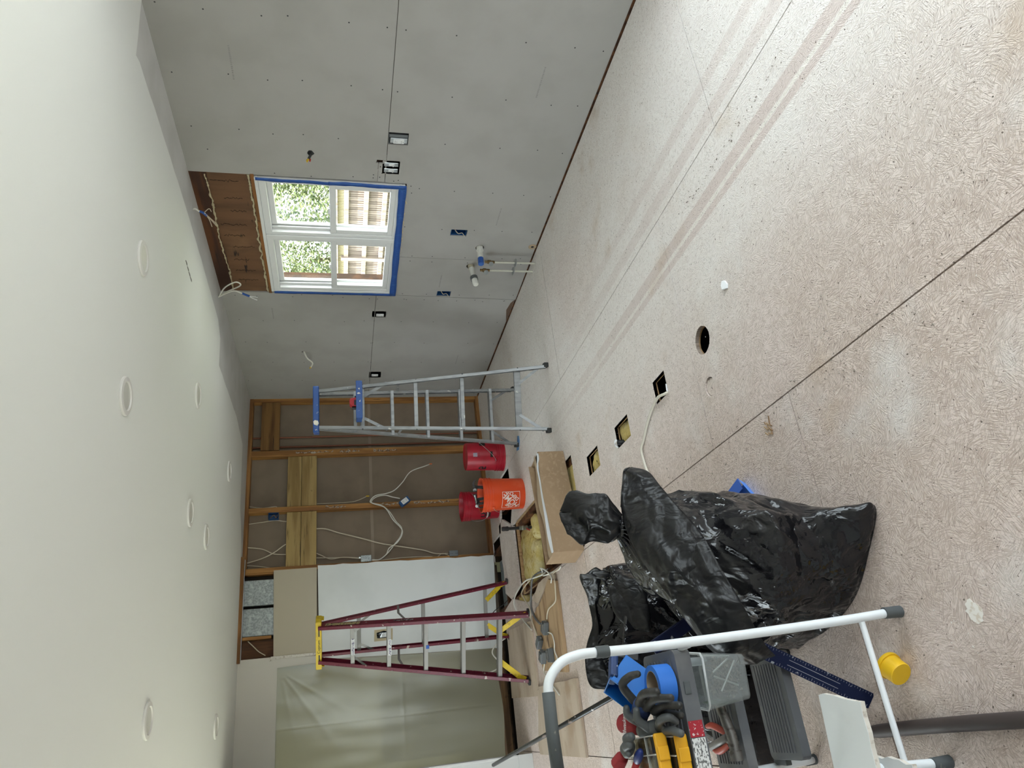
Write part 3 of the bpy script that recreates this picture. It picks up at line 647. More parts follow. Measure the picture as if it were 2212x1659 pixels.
o = thing('wire_connector', 'orange wire nut on the cable end pointing to the red buckets', 'wire nut', (2.566, YB+.0, .59)); MB().lathe([(0, -.02), (.006, -.02), (.008, 0), (.004, .014), (0, .015)], 10, Matrix.Translation((2.562, YB+.0, .60))).build('nut', mat('orange_nut', (.5, .12, .03), .5), o, 60)
# receptacle in the white panel
def receptacle(t, c, face, w=.034, hgt=.067, m=None):
    """decora style receptacle: face '-x' or '-y', c = centre on the wall face"""
    R = Matrix.Translation(c) @ (Matrix.Rotation(-math.pi/2, 4, 'Z') if face == '-x' else Matrix.Identity(4))
    yoke = MB().box(-.021, .021, .004, .007, -.053, .053, R).build('yoke', M_METAL, t, None, .001)
    f = MB().box(-w/2, w/2, -.007, .004, -hgt/2, hgt/2, R).build('receptacle', M_VINYL, t, None, .002)
    s = MB()
    for dz in (-.02, .02):
        for dx in (-.007, .005): s.box(dx, dx+.002, -.0075, -.006, dz-.001, dz+.007, R)
        s.cyl(R @ Vector((0, -.0075, dz-.008)), R @ Vector((0, -.006, dz-.008)), .0022, n=8)
    s.build('slots', mat('slot_black', (.01, .01, .01), .5), t)['kind'] = 'stuff'
t = thing('wall_outlet', 'white outlet in a ragged hole through the white panel behind the red ladder', 'outlet', (.85, YB-.01, 1.09))
openbox('box_shell', .80, .884, YB+.001, YB+.06, 1.085, 1.23, M_GREYBOX, t)
MB().prism([(.79, 1.075), (.895, 1.07), (.893, 1.245), (.788, 1.25)], [[(.812, 1.095), (.868, 1.092), (.880, 1.16), (.865, 1.225), (.815, 1.22)]], YB-.0142, YB-.0122, 'y').build('bare_patch', mat('bare_gypsum', (.50, .42, .28), .9), t)
receptacle(t, (.842, YB-.010, 1.14), '-y')
m = MB().tube(crom([(.85, YB+.01, 1.215), (.83, YB-.02, 1.20), (.86, YB-.012, 1.18)], 6), .005, 6).build('wires', mat('black_wire', (.012, .012, .012), .5), t, 180)

# ---------------------------------------------------------------- outlets and fittings in the right wall
def wall_box(t, y0, y1, z0, z1, m): return openbox('box_shell', XW+.006, XW+.062, y0, y1, z0, z1, m, t, .003, '-x')
t = thing('wall_outlet', 'white outlet in a grey box, nearest of the wall outlets', 'outlet', (XW, 3.40, 1.115)); wall_box(t, 3.372, 3.450, 1.114, 1.234, M_GREYBOX)
receptacle(t, (XW-.004, 3.418, 1.172), '-x'); MB().box(XW+.002, XW+.006, 3.368, 3.392, 1.118, 1.232).build('bracket', M_GREYBOX, t, None, .001)
t = thing('switch_box', 'double switch box in a rough hole by the window corner', 'switch box', (XW, 3.66, 1.15)); wall_box(t, 3.605, 3.718, 1.152, 1.258, M_GREYBOX)
for y in (3.635, 3.690):
    MB().box(XW-.002, XW+.008, y-.017, y+.017, 1.16, 1.252).build('yoke', M_METAL, t, None, .002)
    MB().box(XW-.006, XW, y-.008, y+.008, 1.185, 1.222).build('switch', M_VINYL, t, None, .002); MB().bar((XW-.004, y, 1.200), (XW-.017, y, 1.193), .007, .005).build('toggle', M_VINYL, t)
MB().box(XW+.001, XW+.05, 3.60, 3.612, 1.165, 1.255).build('raw_edge', M_GYPCORE, t)
t = thing('wall_outlet', 'white outlet just past the window on the drywall seam', 'outlet', (XW, 5.52, 1.14)); wall_box(t, 5.478, 5.572, 1.142, 1.258, M_GREYBOX); receptacle(t, (XW-.002, 5.535, 1.192), '-x')
t = thing('wall_outlet', 'white outlet farthest along the drywall, behind the aluminium ladder', 'outlet', (XW, 6.73, 1.13)); wall_box(t, 6.668, 6.797, 1.131, 1.247, M_GREYBOX); receptacle(t, (XW-.002, 6.74, 1.19), '-x')
for (y0, y1, z0, z1, lab) in ((4.288, 4.357, .595, .715, 'empty blue box set low below the window, nearer of the two'), (5.135, 5.208, .607, .721, 'empty blue box set low below the window, farther of the two')):
    t = thing('switch_box', lab, 'electrical box', (XW, (y0+y1)/2, z0)); wall_box(t, y0, y1, z0, z1, M_BLUEBOX)
    MB().tube(crom([(XW+.05, y0+.02, z1-.02), (XW+.01, y0+.03, z1-.04), (XW+.002, y0+.045, z0+.06), (XW+.02, y1-.01, z0+.03), (XW-.004, y1-.004, z0+.012)], 6), .0035, 6).build('wires', M_NM, t, 180)
t = thing('capped_wires', 'capped black wires poking from the drywall, nearest high stub', 'wire', (XW, 3.587, 1.725))
MB().tube(crom([(XW+.03, 3.57, 1.72), (XW-.01, 3.575, 1.715), (XW-.04, 3.59, 1.73)], 6), .008, 7).build('wires', mat('black_wire', (.012, .012, .012), .5), t, 180)
for i, (dy, dz, mm) in enumerate(((0, 0, M_NUTY), (.014, .008, M_NUTY), (.006, -.01, M_NUTR))): MB().lathe([(0, 0), (.006, 0), (.0055, .012), (.003, .02), (0, .021)], 10, Matrix.Translation((XW-.035, 3.588+dy, 1.73+dz)) @ Matrix.Rotation(-math.pi/2, 4, 'Y')).build('wire_nut', mm, t, 60)
MB().prism(circ(3.577, 1.718, .022, 9, .006), [], XW-.0012, XW, 'x').build('rough_hole', mat('slot_black', (.01, .01, .01), .5), t)
t = thing('capped_wires', 'white cable stub with yellow nut sticking from the drywall above the ladder', 'wire', (XW, 6.235, 1.884))
MB().tube(crom([(XW+.03, 6.235, 1.886), (XW-.06, 6.24, 1.85), (XW-.10, 6.27, 1.80), (XW-.12, 6.32, 1.815)], 8), .007, 7).build('wires', M_NMW, t, 180)
MB().lathe([(0, 0), (.009, 0), (.008, .02), (.004, .032), (0, .033)], 10, Matrix.Translation((XW-.12, 6.32, 1.815)) @ Matrix.Rotation(-1.2, 4, 'X')).build('wire_nut', M_NUTY, t, 60)
# cables out of the ceiling over the window
t = thing('ceiling_cable', 'white cable stub with blue tape hanging at the ceiling over the window header', 'cable', (3.24, 4.05, 2.40))
MB().tube(crom([(3.24, 4.05, 2.50), (3.24, 4.025, 2.466), (3.235, 4.043, 2.441), (3.235, 4.065, 2.408)], 8), .006, 7).build('sheath', M_NMW, t, 180)
MB().tube(crom([(3.236, 4.043, 2.441), (3.236, 4.058, 2.42), (3.234, 4.085, 2.40)], 8), .0085, 8).build('tape_wrap', M_TAPE, t, 180)
for p in ([(3.235, 4.065, 2.41), (3.23, 4.118, 2.391), (3.23, 4.194, 2.385)], [(3.235, 4.065, 2.41), (3.235, 4.13, 2.38), (3.24, 4.19, 2.36)], [(3.235, 4.065, 2.41), (3.22, 4.09, 2.38), (3.215, 4.15, 2.345)], [(3.235, 4.05, 2.41), (3.25, 4.03, 2.38), (3.25, 4.06, 2.37)]): MB().tube(crom(p, 6), .0028, 6).build('conductor', M_NM, t, 180)
MB().prism(circ(4.05, 3.24, .001, 6), [], 0, .001, 'x')
t = thing('ceiling_cable', 'looped white cable with blue tape at the far top corner of the window', 'cable', (3.26, 5.1, 2.2))
MB().tube(crom([(3.26, 5.15, 2.50), (3.26, 5.125, 2.478), (3.26, 5.022, 2.432), (3.25, 4.946, 2.387), (3.25, 4.894, 2.321), (3.25, 4.917, 2.29), (3.26, 4.967, 2.304), (3.27, 5.036, 2.374), (3.27, 5.107, 2.461), (3.265, 5.13, 2.475), (3.25, 5.054, 2.411), (3.24, 5.002, 2.343), (3.24, 5.033, 2.295), (3.24, 5.065, 2.255)], 8), .0055, 7).build('sheath', M_NMW, t, 180)
MB().tube(crom([(3.24, 5.035, 2.29), (3.24, 5.065, 2.255), (3.24, 5.074, 2.24)], 6), .0085, 8).build('tape_wrap', M_TAPE, t, 180)
for p in ([(3.24, 5.07, 2.25), (3.24, 5.081, 2.221), (3.24, 5.088, 2.178)], [(3.24, 5.07, 2.25), (3.235, 5.10, 2.215), (3.23, 5.115, 2.185)]): MB().tube(crom(p, 6), .0035, 6).build('conductor', M_VINYL, t, 180)
# drains and supply pipes
M_PVC = mat('white_pvc', (.66, .65, .60), .4, var=[(8, (.55, .53, .47), .5, .7)]); M_PIPEOLD = mat('painted_old_pipe', (.52, .50, .42), .6, var=[(30, (.12, .10, .07), .60, .66, 3, (1, 1, .3))])
M_BRASS = mat('tarnished_brass', (.20, .13, .06), .5, .8)
t = thing('drain_pipe', 'white drain stub from the wall with its end wrapped in blue tape', 'pipe', (3.28, 4.49, .46))
MB().cyl((XW+.03, 4.50, .462), (3.20, 4.482, .470), .0215, n=20).build('pipe', M_PVC, t, 40); MB().cyl((XW+.01, 4.50, .462), (XW-.03, 4.497, .463), .027, n=20).build('hub', M_PVC, t, 40)
MB().cyl((3.255, 4.488, .4675), (3.196, 4.4815, .4702), .0228, n=20).build('tape_wrap', M_TAPE, t, 40); MB().prism([(4.47, .45), (4.505, .462), (4.50, .47), (4.47, .49)], [], 3.255, 3.32, 'x', Matrix.Translation((0, -.018, .02))).build('tape_tail', M_TAPE, t) if False else None
t = thing('drain_pipe', 'white capped drain stub with a dark coupling, left of the taped one', 'pipe', (3.26, 4.72, .48))
MB().cyl((XW+.03, 4.752, .494), (3.22, 4.716, .484), .0215, n=20).build('pipe', M_PVC, t, 40); MB().cyl((XW+.012, 4.75, .493), (XW-.03, 4.741, .491), .027, n=20).build('hub', mat('aged_pvc', (.45, .40, .30), .5), t, 40)
MB().cyl((3.235, 4.72, .485), (3.205, 4.7125, .483), .031, n=20).build('coupling', mat('dark_coupling', (.16, .17, .17), .4, .5), t, 40); MB().lathe([(0, .062), (.018, .06), (.0235, .052), (.0235, 0), (0, 0)], 20, Matrix.Translation((3.206, 4.7127, .483)) @ Vector((-1, -.25, -.07)).to_track_quat('Z', 'Y').to_matrix().to_4x4()).build('cap', M_PVC, t, 40)
for (x, y, zt, lab) in ((3.285, 4.575, .405, 'thin old supply pipe with grey valve handle, nearer of the pair by the wall'), (3.270, 4.668, .43, 'thin old supply pipe with brass valve, farther of the pair by the wall')):
    t = thing('supply_pipe', lab, 'pipe', (x, y, 0)); MB().cyl((x, y, -.05), (x, y, zt-.05), .0078, n=12).build('pipe', M_PIPEOLD, t, 40)
    MB().lathe([(.008, 0), (.032, .003), (.033, .006), (.010, .010), (.008, .012)], 20, Matrix.Translation((x, y, .16)) @ Matrix.Rotation(.12, 4, 'X')).build('escutcheon', M_METAL, t, 40)
    MB().lathe([(.008, -.06), (.012, -.055), (.012, -.03), (.016, -.028), (.016, -.005), (.011, 0), (.011, .018), (0, .02)], 16, Matrix.Translation((x, y, zt-.01))).build('valve', M_BRASS, t, 40)
    MB().cyl((x, y, zt-.03), (x-.03, y-.02, zt-.032), .005, n=8).build('stem', M_BRASS, t, 40); MB().lathe([(0, -.004), (.019, -.003), (.019, .003), (0, .004)], 16, Matrix.Translation((x-.034, y-.022, zt-.033)) @ Vector((1, .6, .1)).to_track_quat('Z', 'Y').to_matrix().to_4x4()).build('handle', mat('grey_handle', (.2, .21, .21), .5), t, 40)
t = thing('wall_hole_rim', 'small round pipe hole low in the drywall by the floor', 'hole', (XW, 4.459, .04))
MB().lathe([(.012, -.002), (.03, -.003), (.033, 0)], 16, Matrix.Translation((XW-.001, 4.459, .04)) @ Matrix.Rotation(math.pi/2, 4, 'Y') @ Matrix.Scale(1.0, 4)).build('rim', mat('raw_hole_rim', (.40, .30, .20), .9), t, 40); MB().prism(circ(4.459, .04, .013, 12), [], XW-.002, XW-.0015, 'x').build('bore', mat('slot_black', (.01, .01, .01), .5), t)
for (x, y) in ((2.785, 3.985), (2.778, 4.04), (2.772, 4.09), (2.768, 4.14)):
    MB().prism([(x-.008, y-.03), (x+.004, y-.02), (x+.006, y+.02), (x-.004, y+.035), (x-.012, y+.01)], [], ZC-.0046, ZC-.0041).build('scuff', mat('dark_scuff', (.14, .13, .12), .9), ceil_o)
# recessed ceiling lights
M_TRIM = mat('light_trim', (.72, .70, .68), .4); M_LENS = mat('light_lens', (.62, .61, .57), .3)
for (x, y, lab) in ((2.195, 3.118, 'recessed ceiling light nearest the window header'), (1.463, 3.126, 'recessed ceiling light nearest the viewer, in the middle of the ceiling'), (2.165, 4.63, 'second recessed ceiling light along the window side'), (2.15, 6.132, 'farthest recessed ceiling light along the window side'), (1.377, 4.687, 'middle-row recessed ceiling light, nearer of the close pair'), (1.375, 5.29, 'middle-row recessed ceiling light, farther of the close pair'), (.177, 4.094, 'recessed ceiling light nearest on the left row'), (.176, 6.222, 'recessed ceiling light farthest on the left row, near the plastic sheet')):
    t = thing('recessed_light', lab, 'ceiling light', (x, y, ZC-.016), 'recessed ceiling lights')
    z = ZC-.004; Mx = Matrix.Translation((x, y, z))
    MB().lathe([(.088, 0), (.089, -.005), (.085, -.011), (.066, -.013), (.062, -.009), (.061, -.006)], 40, Mx).build('trim_ring', M_TRIM, t, 35)
    MB().lathe([(.062, -.007), (.03, -.0075), (0, -.0075)], 40, Mx).build('lens', M_LENS, t, 35)
# ---------------------------------------------------------------- garden outside
lawn = MB().prism(rect(3.57, 30, -20, 32), [], -.9, -.5, 'z').build('lawn', mat('lawn_green', (.20, .24, .13), .95, var=[(2, (.26, .27, .15), .4, .6), (20, (.14, .17, .09), .45, .6)])); struct(lawn, 'lawn and ground outside the window', 'ground')
l2 = MB().prism(rect(-20, 30, -24, YF-.15), [], -.9, -.5, 'z').build('yard', mat('yard_green', (.24, .25, .18), .95, var=[(2, (.28, .28, .20), .4, .6)])); struct(l2, 'yard behind the viewer', 'ground')
l3 = MB().prism(rect(-20, 3.57, 10.6, 32), [], -.9, -.5, 'z').build('back_yard', MATS['yard_green']); struct(l3, 'yard beyond the far room', 'ground')
M_FENCE = wood('weathered_cedar', '#8f8077', '#6d5f57', 'z', 6)
fx = 7.2
fence = thing('garden_fence', 'cedar fence of narrow upright slats seen through the lower window panes', 'fence', (fx, 9.5, -.5))
for y in (6.4, 8.2, 10.0, 11.8, 13.6): MB().box(fx-.06, fx+.03, y-.045, y+.045, -.6, 1.50).build('post', M_FENCE, fence, None, .004)
for z in (-.35, .15, .56, .86, 1.13, 1.42): MB().box(fx-.045, fx-.005, 5.4, 14.2, z-.035, z+.035).build('rail', M_FENCE, fence, None, .003)
m = MB(); y = 5.4
while y < 14.2:
    m.box(fx, fx+.018, y, y+.034, -.45, 1.40); y += .050
pk = m.build('pickets', M_FENCE, fence); pk['kind'] = 'stuff'
m = MB(); y = 5.4
while y < 14.2:
    m.box(fx-.01, fx+.01, y, y+.014, 1.44, 1.56); y += .035
pk = m.build('lattice', mat('lattice_wood', (.26, .22, .12), .8), fence); pk['kind'] = 'stuff'
MB().box(fx-.03, fx+.03, 5.4, 14.2, 1.55, 1.585).build('cap_rail', M_FENCE, fence)
def leafy(name, label, c, rx, ry, rz, n, cols, size, seed, conic=False):
    rnd = random.Random(seed); t = thing(name, label, 'tree', (c[0], c[1], -.5), 'trees beyond the fence')
    MB().tube([(c[0], c[1], -.55), (c[0]+.05, c[1], c[2]*.6), (c[0], c[1]+.05, c[2])], [.09, .06, .03], 8).build('trunk', mat('bark', (.09, .06, .04), .9), t, 180)
    per = n//len(cols)
    for ci, cc in enumerate(cols):
        m = MB()
        for i in range(per):
            while True:
                p = Vector((rnd.uniform(-1, 1), rnd.uniform(-1, 1), rnd.uniform(-1, 1)))
                if .25 < p.length < 1: break
            if conic:
                k = (1-(p.z+1)/2)**.75; p.x *= k+.08; p.y *= k+.08
            k = 1+.30*noise.noise(p*3.2+Vector((seed, 0, 0)))
            q = Vector((c[0]+p.x*rx*k, c[1]+p.y*ry*k, c[2]+p.z*rz*k))
            a = Vector((rnd.gauss(0, 1), rnd.gauss(0, 1), rnd.gauss(0, 1))).normalized(); b = a.orthogonal().normalized(); s = size*rnd.uniform(.6, 1.4)
            o = len(m.v); m.v += [q-a*s, q+b*s*.45, q+a*s, q-b*s*.45]; m.f.append((o, o+1, o+2, o+3))
        f = m.build('foliage', mat('leaf_'+label.split()[0]+str(ci), cc, .7), t, None, 0, False); f['kind'] = 'stuff'
YG = ((.10, .132, .028), (.065, .10, .024), (.14, .16, .05)); DG = ((.035, .06, .022), (.025, .045, .018), (.06, .08, .035)); MG = ((.065, .10, .03), (.045, .08, .025), (.10, .12, .045))
leafy('conifer_tree', 'bright yellow-green conifer in the left upper window pane', (8.55, 9.75, 1.9), .72, .72, 2.3, 12000, YG, .034, 3, True)
leafy('dense_tree', 'dark green tree behind the bright conifer', (13.2, 13.6, 2.4), 1.9, 3.0, 2.8, 12000, DG, .075, 5)
leafy('leafy_tree', 'light green leafy tree in the right upper window pane', (8.8, 12.35, 2.1), .85, 1.2, 1.5, 11000, YG, .04, 8)
leafy('leafy_tree', 'mid green tree at the right of the window view', (11.0, 17.6, 2.3), 1.4, 1.6, 2.8, 7000, MG, .07, 11)
leafy('hedge_bush', 'mid green bush at the left of the window view', (9.9, 7.4, 1.5), 1.2, 1.25, 2.1, 9000, MG, .05, 14)
l4 = MB().prism(rect(-20, XL-.3, -24, 32), [], -.9, -.5, 'z').build('side_yard', MATS['yard_green']); struct(l4, 'side yard beyond the left wall', 'ground')
pat = MB().prism(rect(3.57, 7.0, -4.0, 4.2), [], -.30, -.12, 'z').build('patio', mat('pale_concrete', (.56, .55, .54), .9, var=[(4, (.49, .48, .47), .4, .65)])); struct(pat, 'added pale concrete patio outside the glass door, bounces sun to the ceiling', 'ground')  # unseen pale slab, added to bounce sunlight onto the ceiling
pa2 = MB().prism(rect(-1.5, 3.56, -6.0, -2.55), [], -.30, -.12, 'z').build('patio_rear', MATS['pale_concrete']); struct(pa2, 'pale concrete terrace behind the viewer', 'ground')
# ---------------------------------------------------------------- stepladders
def channel(m, p0, p1, w, dpt, t, wdir, odir):
    """C-channel from p0 to p1: web of width w along wdir, flanges dpt along odir"""
    p0 = Vector(p0); p1 = Vector(p1); a = (p1-p0).normalized()
    wv = Vector(wdir); wv = (wv-a*wv.dot(a)).normalized(); ov = Vector(odir); ov = (ov-a*ov.dot(a)); ov = (ov-wv*ov.dot(wv)).normalized()
    def slab(c0, c1, o0, o1):
        vs = []
        for p in (p0, p1):
            for (c, o) in ((c0, o0), (c1, o0), (c1, o1), (c0, o1)): vs.append(p+wv*c+ov*o)
        m.add(vs, [(0, 1, 2, 3), (7, 6, 5, 4), (0, 4, 5, 1), (1, 5, 6, 2), (2, 6, 7, 3), (3, 7, 4, 0)])
    slab(-w/2, w/2, 0, t); slab(-w/2, -w/2+t, 0, dpt); slab(w/2-t, w/2, 0, dpt)
def at_z(foot, top, z): foot = Vector(foot); top = Vector(top); return foot.lerp(top, z/top.z)
M_ALU = mat('brushed_aluminium', (.31, .315, .32), .5, .65, var=[(30, (.24, .245, .25), .45, .65, 4, (1, 1, .15)), (14, (.66, .65, .62), .66, .72)], bump=[(90, .05, .001, (1, 1, .05))])
M_ALUPAINT = mat('blue_plastic_splattered', (.015, .07, .27), .45, var=[(38, (.62, .60, .55), .63, .68, 3), (13, (.55, .54, .50), .68, .73, 4)])
M_FOOT = mat('black_rubber', (.03, .03, .03), .7)
M_RIVET = mat('dark_rivet', (.10, .10, .10), .5, .6)
def lad_rivet(parent, p, d, r=.006): MB().tube([Vector(p), Vector(p)+Vector(d).normalized()*.004], [r, r*.7], 8).build('rivet', M_RIVET, parent, 40)

e = Vector((.966, -.26, 0)); d = Vector((.26, .966, 0)); T = Vector((2.271, 5.155, 1.735))
AL = thing('step_ladder', 'aluminium stepladder with blue top and tray, standing before the bare studs', 'ladder', (2.29, 5.22, 0))
nR, nL, fR, fL = V(2.389, 4.638, 0), V(1.912, 4.790, 0), V(2.678, 5.667, 0), V(2.176, 5.778, 0)
nRt, nLt, fRt, fLt = T-d*.05+e*.150, T-d*.05-e*.150, T+d*.045+e*.145, T+d*.045-e*.145
for q in (nRt, nLt, fRt, fLt): q.z = 1.72
for (p, q, s, w) in ((nR, nRt, -1, .042), (nL, nLt, 1, .042), (fR, fRt, -1, .062), (fL, fLt, 1, .062)):
    m = MB(); channel(m, p+V(0, 0, .02), q, w, .024, .003, d, e*s); r = m.build('rail', M_ALU, AL, None, .001)
    MB().box(-.018, .018, -.032 if w > .05 else -.026, .032 if w > .05 else .026, 0, .035, Matrix.Translation(p) @ rotz(math.atan2(e.y, e.x))).build('foot', M_FOOT, AL, None, .005)
# treads on the far frame
for z in (.266, .554, .847, 1.144, 1.441):
    a = at_z(fL, fLt, z); b = at_z(fR, fRt, z); m = MB(); channel(m, a, b, .075, -.022, .003, d, (0, 0, 1)); m.build('tread', M_ALU, AL, None, .001)
for z, w in ((.231, .05), (.642, .03), (.987, .03), (1.384, .034)):
    a = at_z(nL, nLt, z); b = at_z(nR, nRt, z); m = MB(); channel(m, a, b, w, .018, .003, (0, 0, 1), d); m.build('crossbar', M_ALU, AL, None, .001)
    for q in (a, b): lad_rivet(AL, q-d*.024+V(0, 0, 0), -d)
# diagonal braces
def brace(pa, pb, w=.022): MB().bar(pa, pb, w, .003, d).build('brace', M_ALU, AL)
for (a0, b0, fa, fb, z0, z1, k) in ((nL, nR, nLt, nRt, .225, .05, .25), (fL, fR, fLt, fRt, .255, .06, .22), (nL, nR, nLt, nRt, 1.37, 1.20, .25)):
    for s in (0, 1):
        A, B = (at_z(a0, fa, z0), at_z(b0, fb, z0)) if s == 0 else (at_z(b0, fb, z0), at_z(a0, fa, z0))
        lo = at_z(a0 if s == 0 else b0, fa if s == 0 else fb, z1); brace(A.lerp(B, k), lo)
for (a, b, c_, d_) in ((nR, nRt, fR, fRt), (nL, nLt, fL, fLt)):
    p = at_z(a, b, 1.10); q = at_z(c_, d_, 1.08); mid = p.lerp(q, .5)+V(0, 0, .012)
    m = MB(); m.bar(p, mid, .018, .003, e); m.bar(mid, q, .018, .003, e); m.build('spreader', M_ALU, AL)
Mt = Matrix.Translation(T) @ rotz(math.atan2(e.y, e.x))
m = MB(); m.prism([(-.172, -.085), (.172, -.085), (.178, -.07), (.178, .07), (.172, .085), (-.172, .085), (-.178, .07), (-.178, -.07)], [], -.032, .012, 'z', Mt); cap = m.build('top_cap', M_ALUPAINT, AL, None, .006)
m = MB(); m.prism([(-.105, -.0872), (-.06, -.0872), (-.055, -.087), (-.105, -.087)], [], -.028, .008, 'z', Mt)
MB().prism([(-.128, -.020), (-.118, .005), (-.095, .009), (-.085, -.002), (-.09, -.024), (-.11, -.031)], [], -.0872, -.084, 'y', Mt).build('plaster_blob', mat('dried_plaster', (.74, .70, .60), .9, bump=[(60, .5, .004)]), cap)
# paint tray on the near side with small red laser level
tz = 1.405; a = at_z(nL, nLt, tz); b = at_z(nR, nRt, tz); c = a.lerp(b, .58)
Mtr = Matrix.Translation((c.x-d.x*.10, c.y-d.y*.10, tz)) @ rotz(math.atan2(e.y, e.x))
m = MB(); m.box(-.140, .135, -.13, .10, 0, .006, Mtr); m.box(-.140, .135, -.136, -.13, -.016, .030, Mtr); m.box(-.140, .135, .10, .106, -.01, .025, Mtr); m.box(-.140, -.134, -.13, .10, -.016, .025, Mtr); m.box(.129, .135, -.13, .10, -.016, .025, Mtr)
m.build('paint_tray', M_ALUPAINT, AL, None, .003)
LV = thing('laser_level', 'small red laser level resting on the aluminium ladder tray', 'laser level', (c.x-d.x*.08, c.y-d.y*.08, tz+.006))
Ml = Matrix.Translation((c.x-d.x*.06, c.y-d.y*.06, tz+.0065)) @ rotz(math.atan2(e.y, e.x)+.25); M_RED = mat('red_plastic', (.42, .012, .02), .4); M_BLK = mat('black_plastic', (.015, .015, .016), .5)
MB().box(-.06, .065, -.03, .03, 0, .008, Ml).build('base', M_RED, LV, None, .002)
MB().prism([(-.032, .008), (.030, .008), (.034, .03), (.028, .058), (.012, .068), (-.022, .066), (-.034, .05)], [], -.024, .024, 'y', Ml).build('body', M_RED, LV, None, .004)
MB().box(-.03, .012, -.026, -.02, .012, .034, Ml).build('face_panel', M_BLK, LV, None, .002); MB().cyl(Ml @ V(-.045, 0, .008), Ml @ V(-.045, 0, .05), .012, n=14).build('knob', M_BLK, LV, 40); MB().cyl(Ml @ V(.046, 0, .008), Ml @ V(.046, 0, .03), .011, n=14).build('lens', M_BLK, LV, 40)

# red fibreglass ladder
M_FIB = mat('red_fibreglass', (.115, .008, .022), .42, var=[(22, (.40, .33, .28), .655, .70, 4), (60, (.075, .004, .014), .5, .7)])
M_YEL = mat('yellow_plastic', (.60, .42, .018), .45, var=[(20, (.42, .29, .02), .55, .7)]); M_STEP = mat('dull_aluminium_step', (.27, .26, .245), .55, .6)
T2 = Vector((.742, 6.530, 1.750)); e2 = Vector((.885, -.465, 0)).normalized(); d2 = Vector((.499, .867, 0)).normalized()
RL = thing('step_ladder', 'dark red fibreglass stepladder with yellow top and braces near the plastic sheet', 'ladder', (.72, 6.5, 0))
nR, nL, fR, fL = V(.765, 5.991, .022), V(.25, 6.262, .022), V(1.17, 6.78, 0.002), V(.675, 6.915, 0.002)
nRt, nLt, fRt, fLt = T2-d2*.05+e2*.165, T2-d2*.05-e2*.150, T2+d2*.045+e2*.145, T2+d2*.045-e2*.14
for q in (nRt, nLt, fRt, fLt): q.z = 1.735
for (p, q, s, w, dp) in ((nR, nRt, -1, .080, .030), (nL, nLt, 1, .080, .030), (fR, fRt, -1, .045, .026), (fL, fLt, 1, .045, .026)):
    m = MB(); channel(m, p+V(0, 0, .012), q, w, dp, .005, d2, e2*s); m.build('rail', M_FIB, RL, None, .002)
    MB().box(-.022, .022, -w/2, w/2, 0, .02, Matrix.Translation(p) @ rotz(math.atan2(e2.y, e2.x))).build('foot', M_FOOT, RL, None, .004)
for i, z in enumerate((.264, .564, .872, 1.176, 1.475)):
    a = at_z(nL, nLt, z); b = at_z(nR, nRt, z); m = MB(); channel(m, a, b, .076, -.030, .003, d2, (0, 0, 1)); tr = m.build('tread', M_STEP, RL, None, .001)
    fc = a.lerp(b, .5)-d2*.039
    Ms = Matrix.Translation((fc.x, fc.y, z-.014)) @ rotz(math.atan2(e2.y, e2.x))
    if z > 1.1:
        MB().box(-.075, .06, -.0015, .001, -.013, .013, Ms).build('label_strip', mat('white_label', (.55, .55, .55), .5), tr)
        m = MB(); x = -.07
        while x < .055: w_ = random.uniform(.004, .012); m.box(x, x+w_, -.0022, -.0014, random.uniform(-.010, 0), random.uniform(.002, .010), Ms); x += w_+.004
        o_ = m.build('label_marks', mat('label_ink', (.12, .10, .16), .6), tr); o_['kind'] = 'stuff'
    if abs(z-.872) < .01: MB().box(-.015, .014, -.0018, .001, -.014, .012, Ms).build('tape_patch', M_TAPE, tr)
for z in (.233, .832, 1.405):
    a = at_z(fL, fLt, z); b = at_z(fR, fRt, z); m = MB(); channel(m, a, b, .034, .014, .003, (0, 0, 1), d2); m.build('crossbar', M_STEP, RL, None, .001)
def ybr(pa, pb, w=.045): MB().bar(pa, pb, w, .006, d2).build('brace', M_YEL, RL, None, .002)
for (a0, b0, fa, fb, zt) in ((nL, nR, nLt, nRt, .25), (fL, fR, fLt, fRt, .225)):
    for s in (0, 1):
        A, B = (at_z(a0, fa, zt), at_z(b0, fb, zt)) if s == 0 else (at_z(b0, fb, zt), at_z(a0, fa, zt))
        q0 = at_z(a0 if s == 0 else b0, fa if s == 0 else fb, .09); q1 = at_z(a0 if s == 0 else b0, fa if s == 0 else fb, .03)
        inn = (B-A).normalized(); ybr(A.lerp(B, .27), q0+inn*.035); MB().bar(q0+inn*.035+V(0, 0, .012), q1+inn*.012, .040, .006, d2).build('brace', M_YEL, RL, None, .002)
for (a, b, c_, d_) in ((nR, nRt, fR, fRt), (nL, nLt, fL, fLt)):
    p = at_z(a, b, 1.02); q = at_z(c_, d_, 1.06); mid = p.lerp(q, .5)+V(0, 0, .03); m = MB(); m.bar(p, mid, .02, .003, e2); m.bar(mid, q, .02, .003, e2); m.build('spreader', M_STEP, RL)
for s, (a, b, c_, d_) in enumerate(((nR, nRt, nL, nLt), (nL, nLt, nR, nRt))):
    MB().bar(at_z(a, b, 1.46).lerp(at_z(c_, d_, 1.46), .22), at_z(a, b, 1.34), .018, .003, d2).build('brace', M_STEP, RL)
for s, (a, b, c_, d_) in enumerate(((fR, fRt, fL, fLt), (fL, fLt, fR, fRt))):
    MB().bar(at_z(a, b, 1.40).lerp(at_z(c_, d_, 1.40), .22), at_z(a, b, 1.26), .018, .003, d2).build('brace', M_STEP, RL)
Mt = Matrix.Translation(T2) @ rotz(math.atan2(e2.y, e2.x))
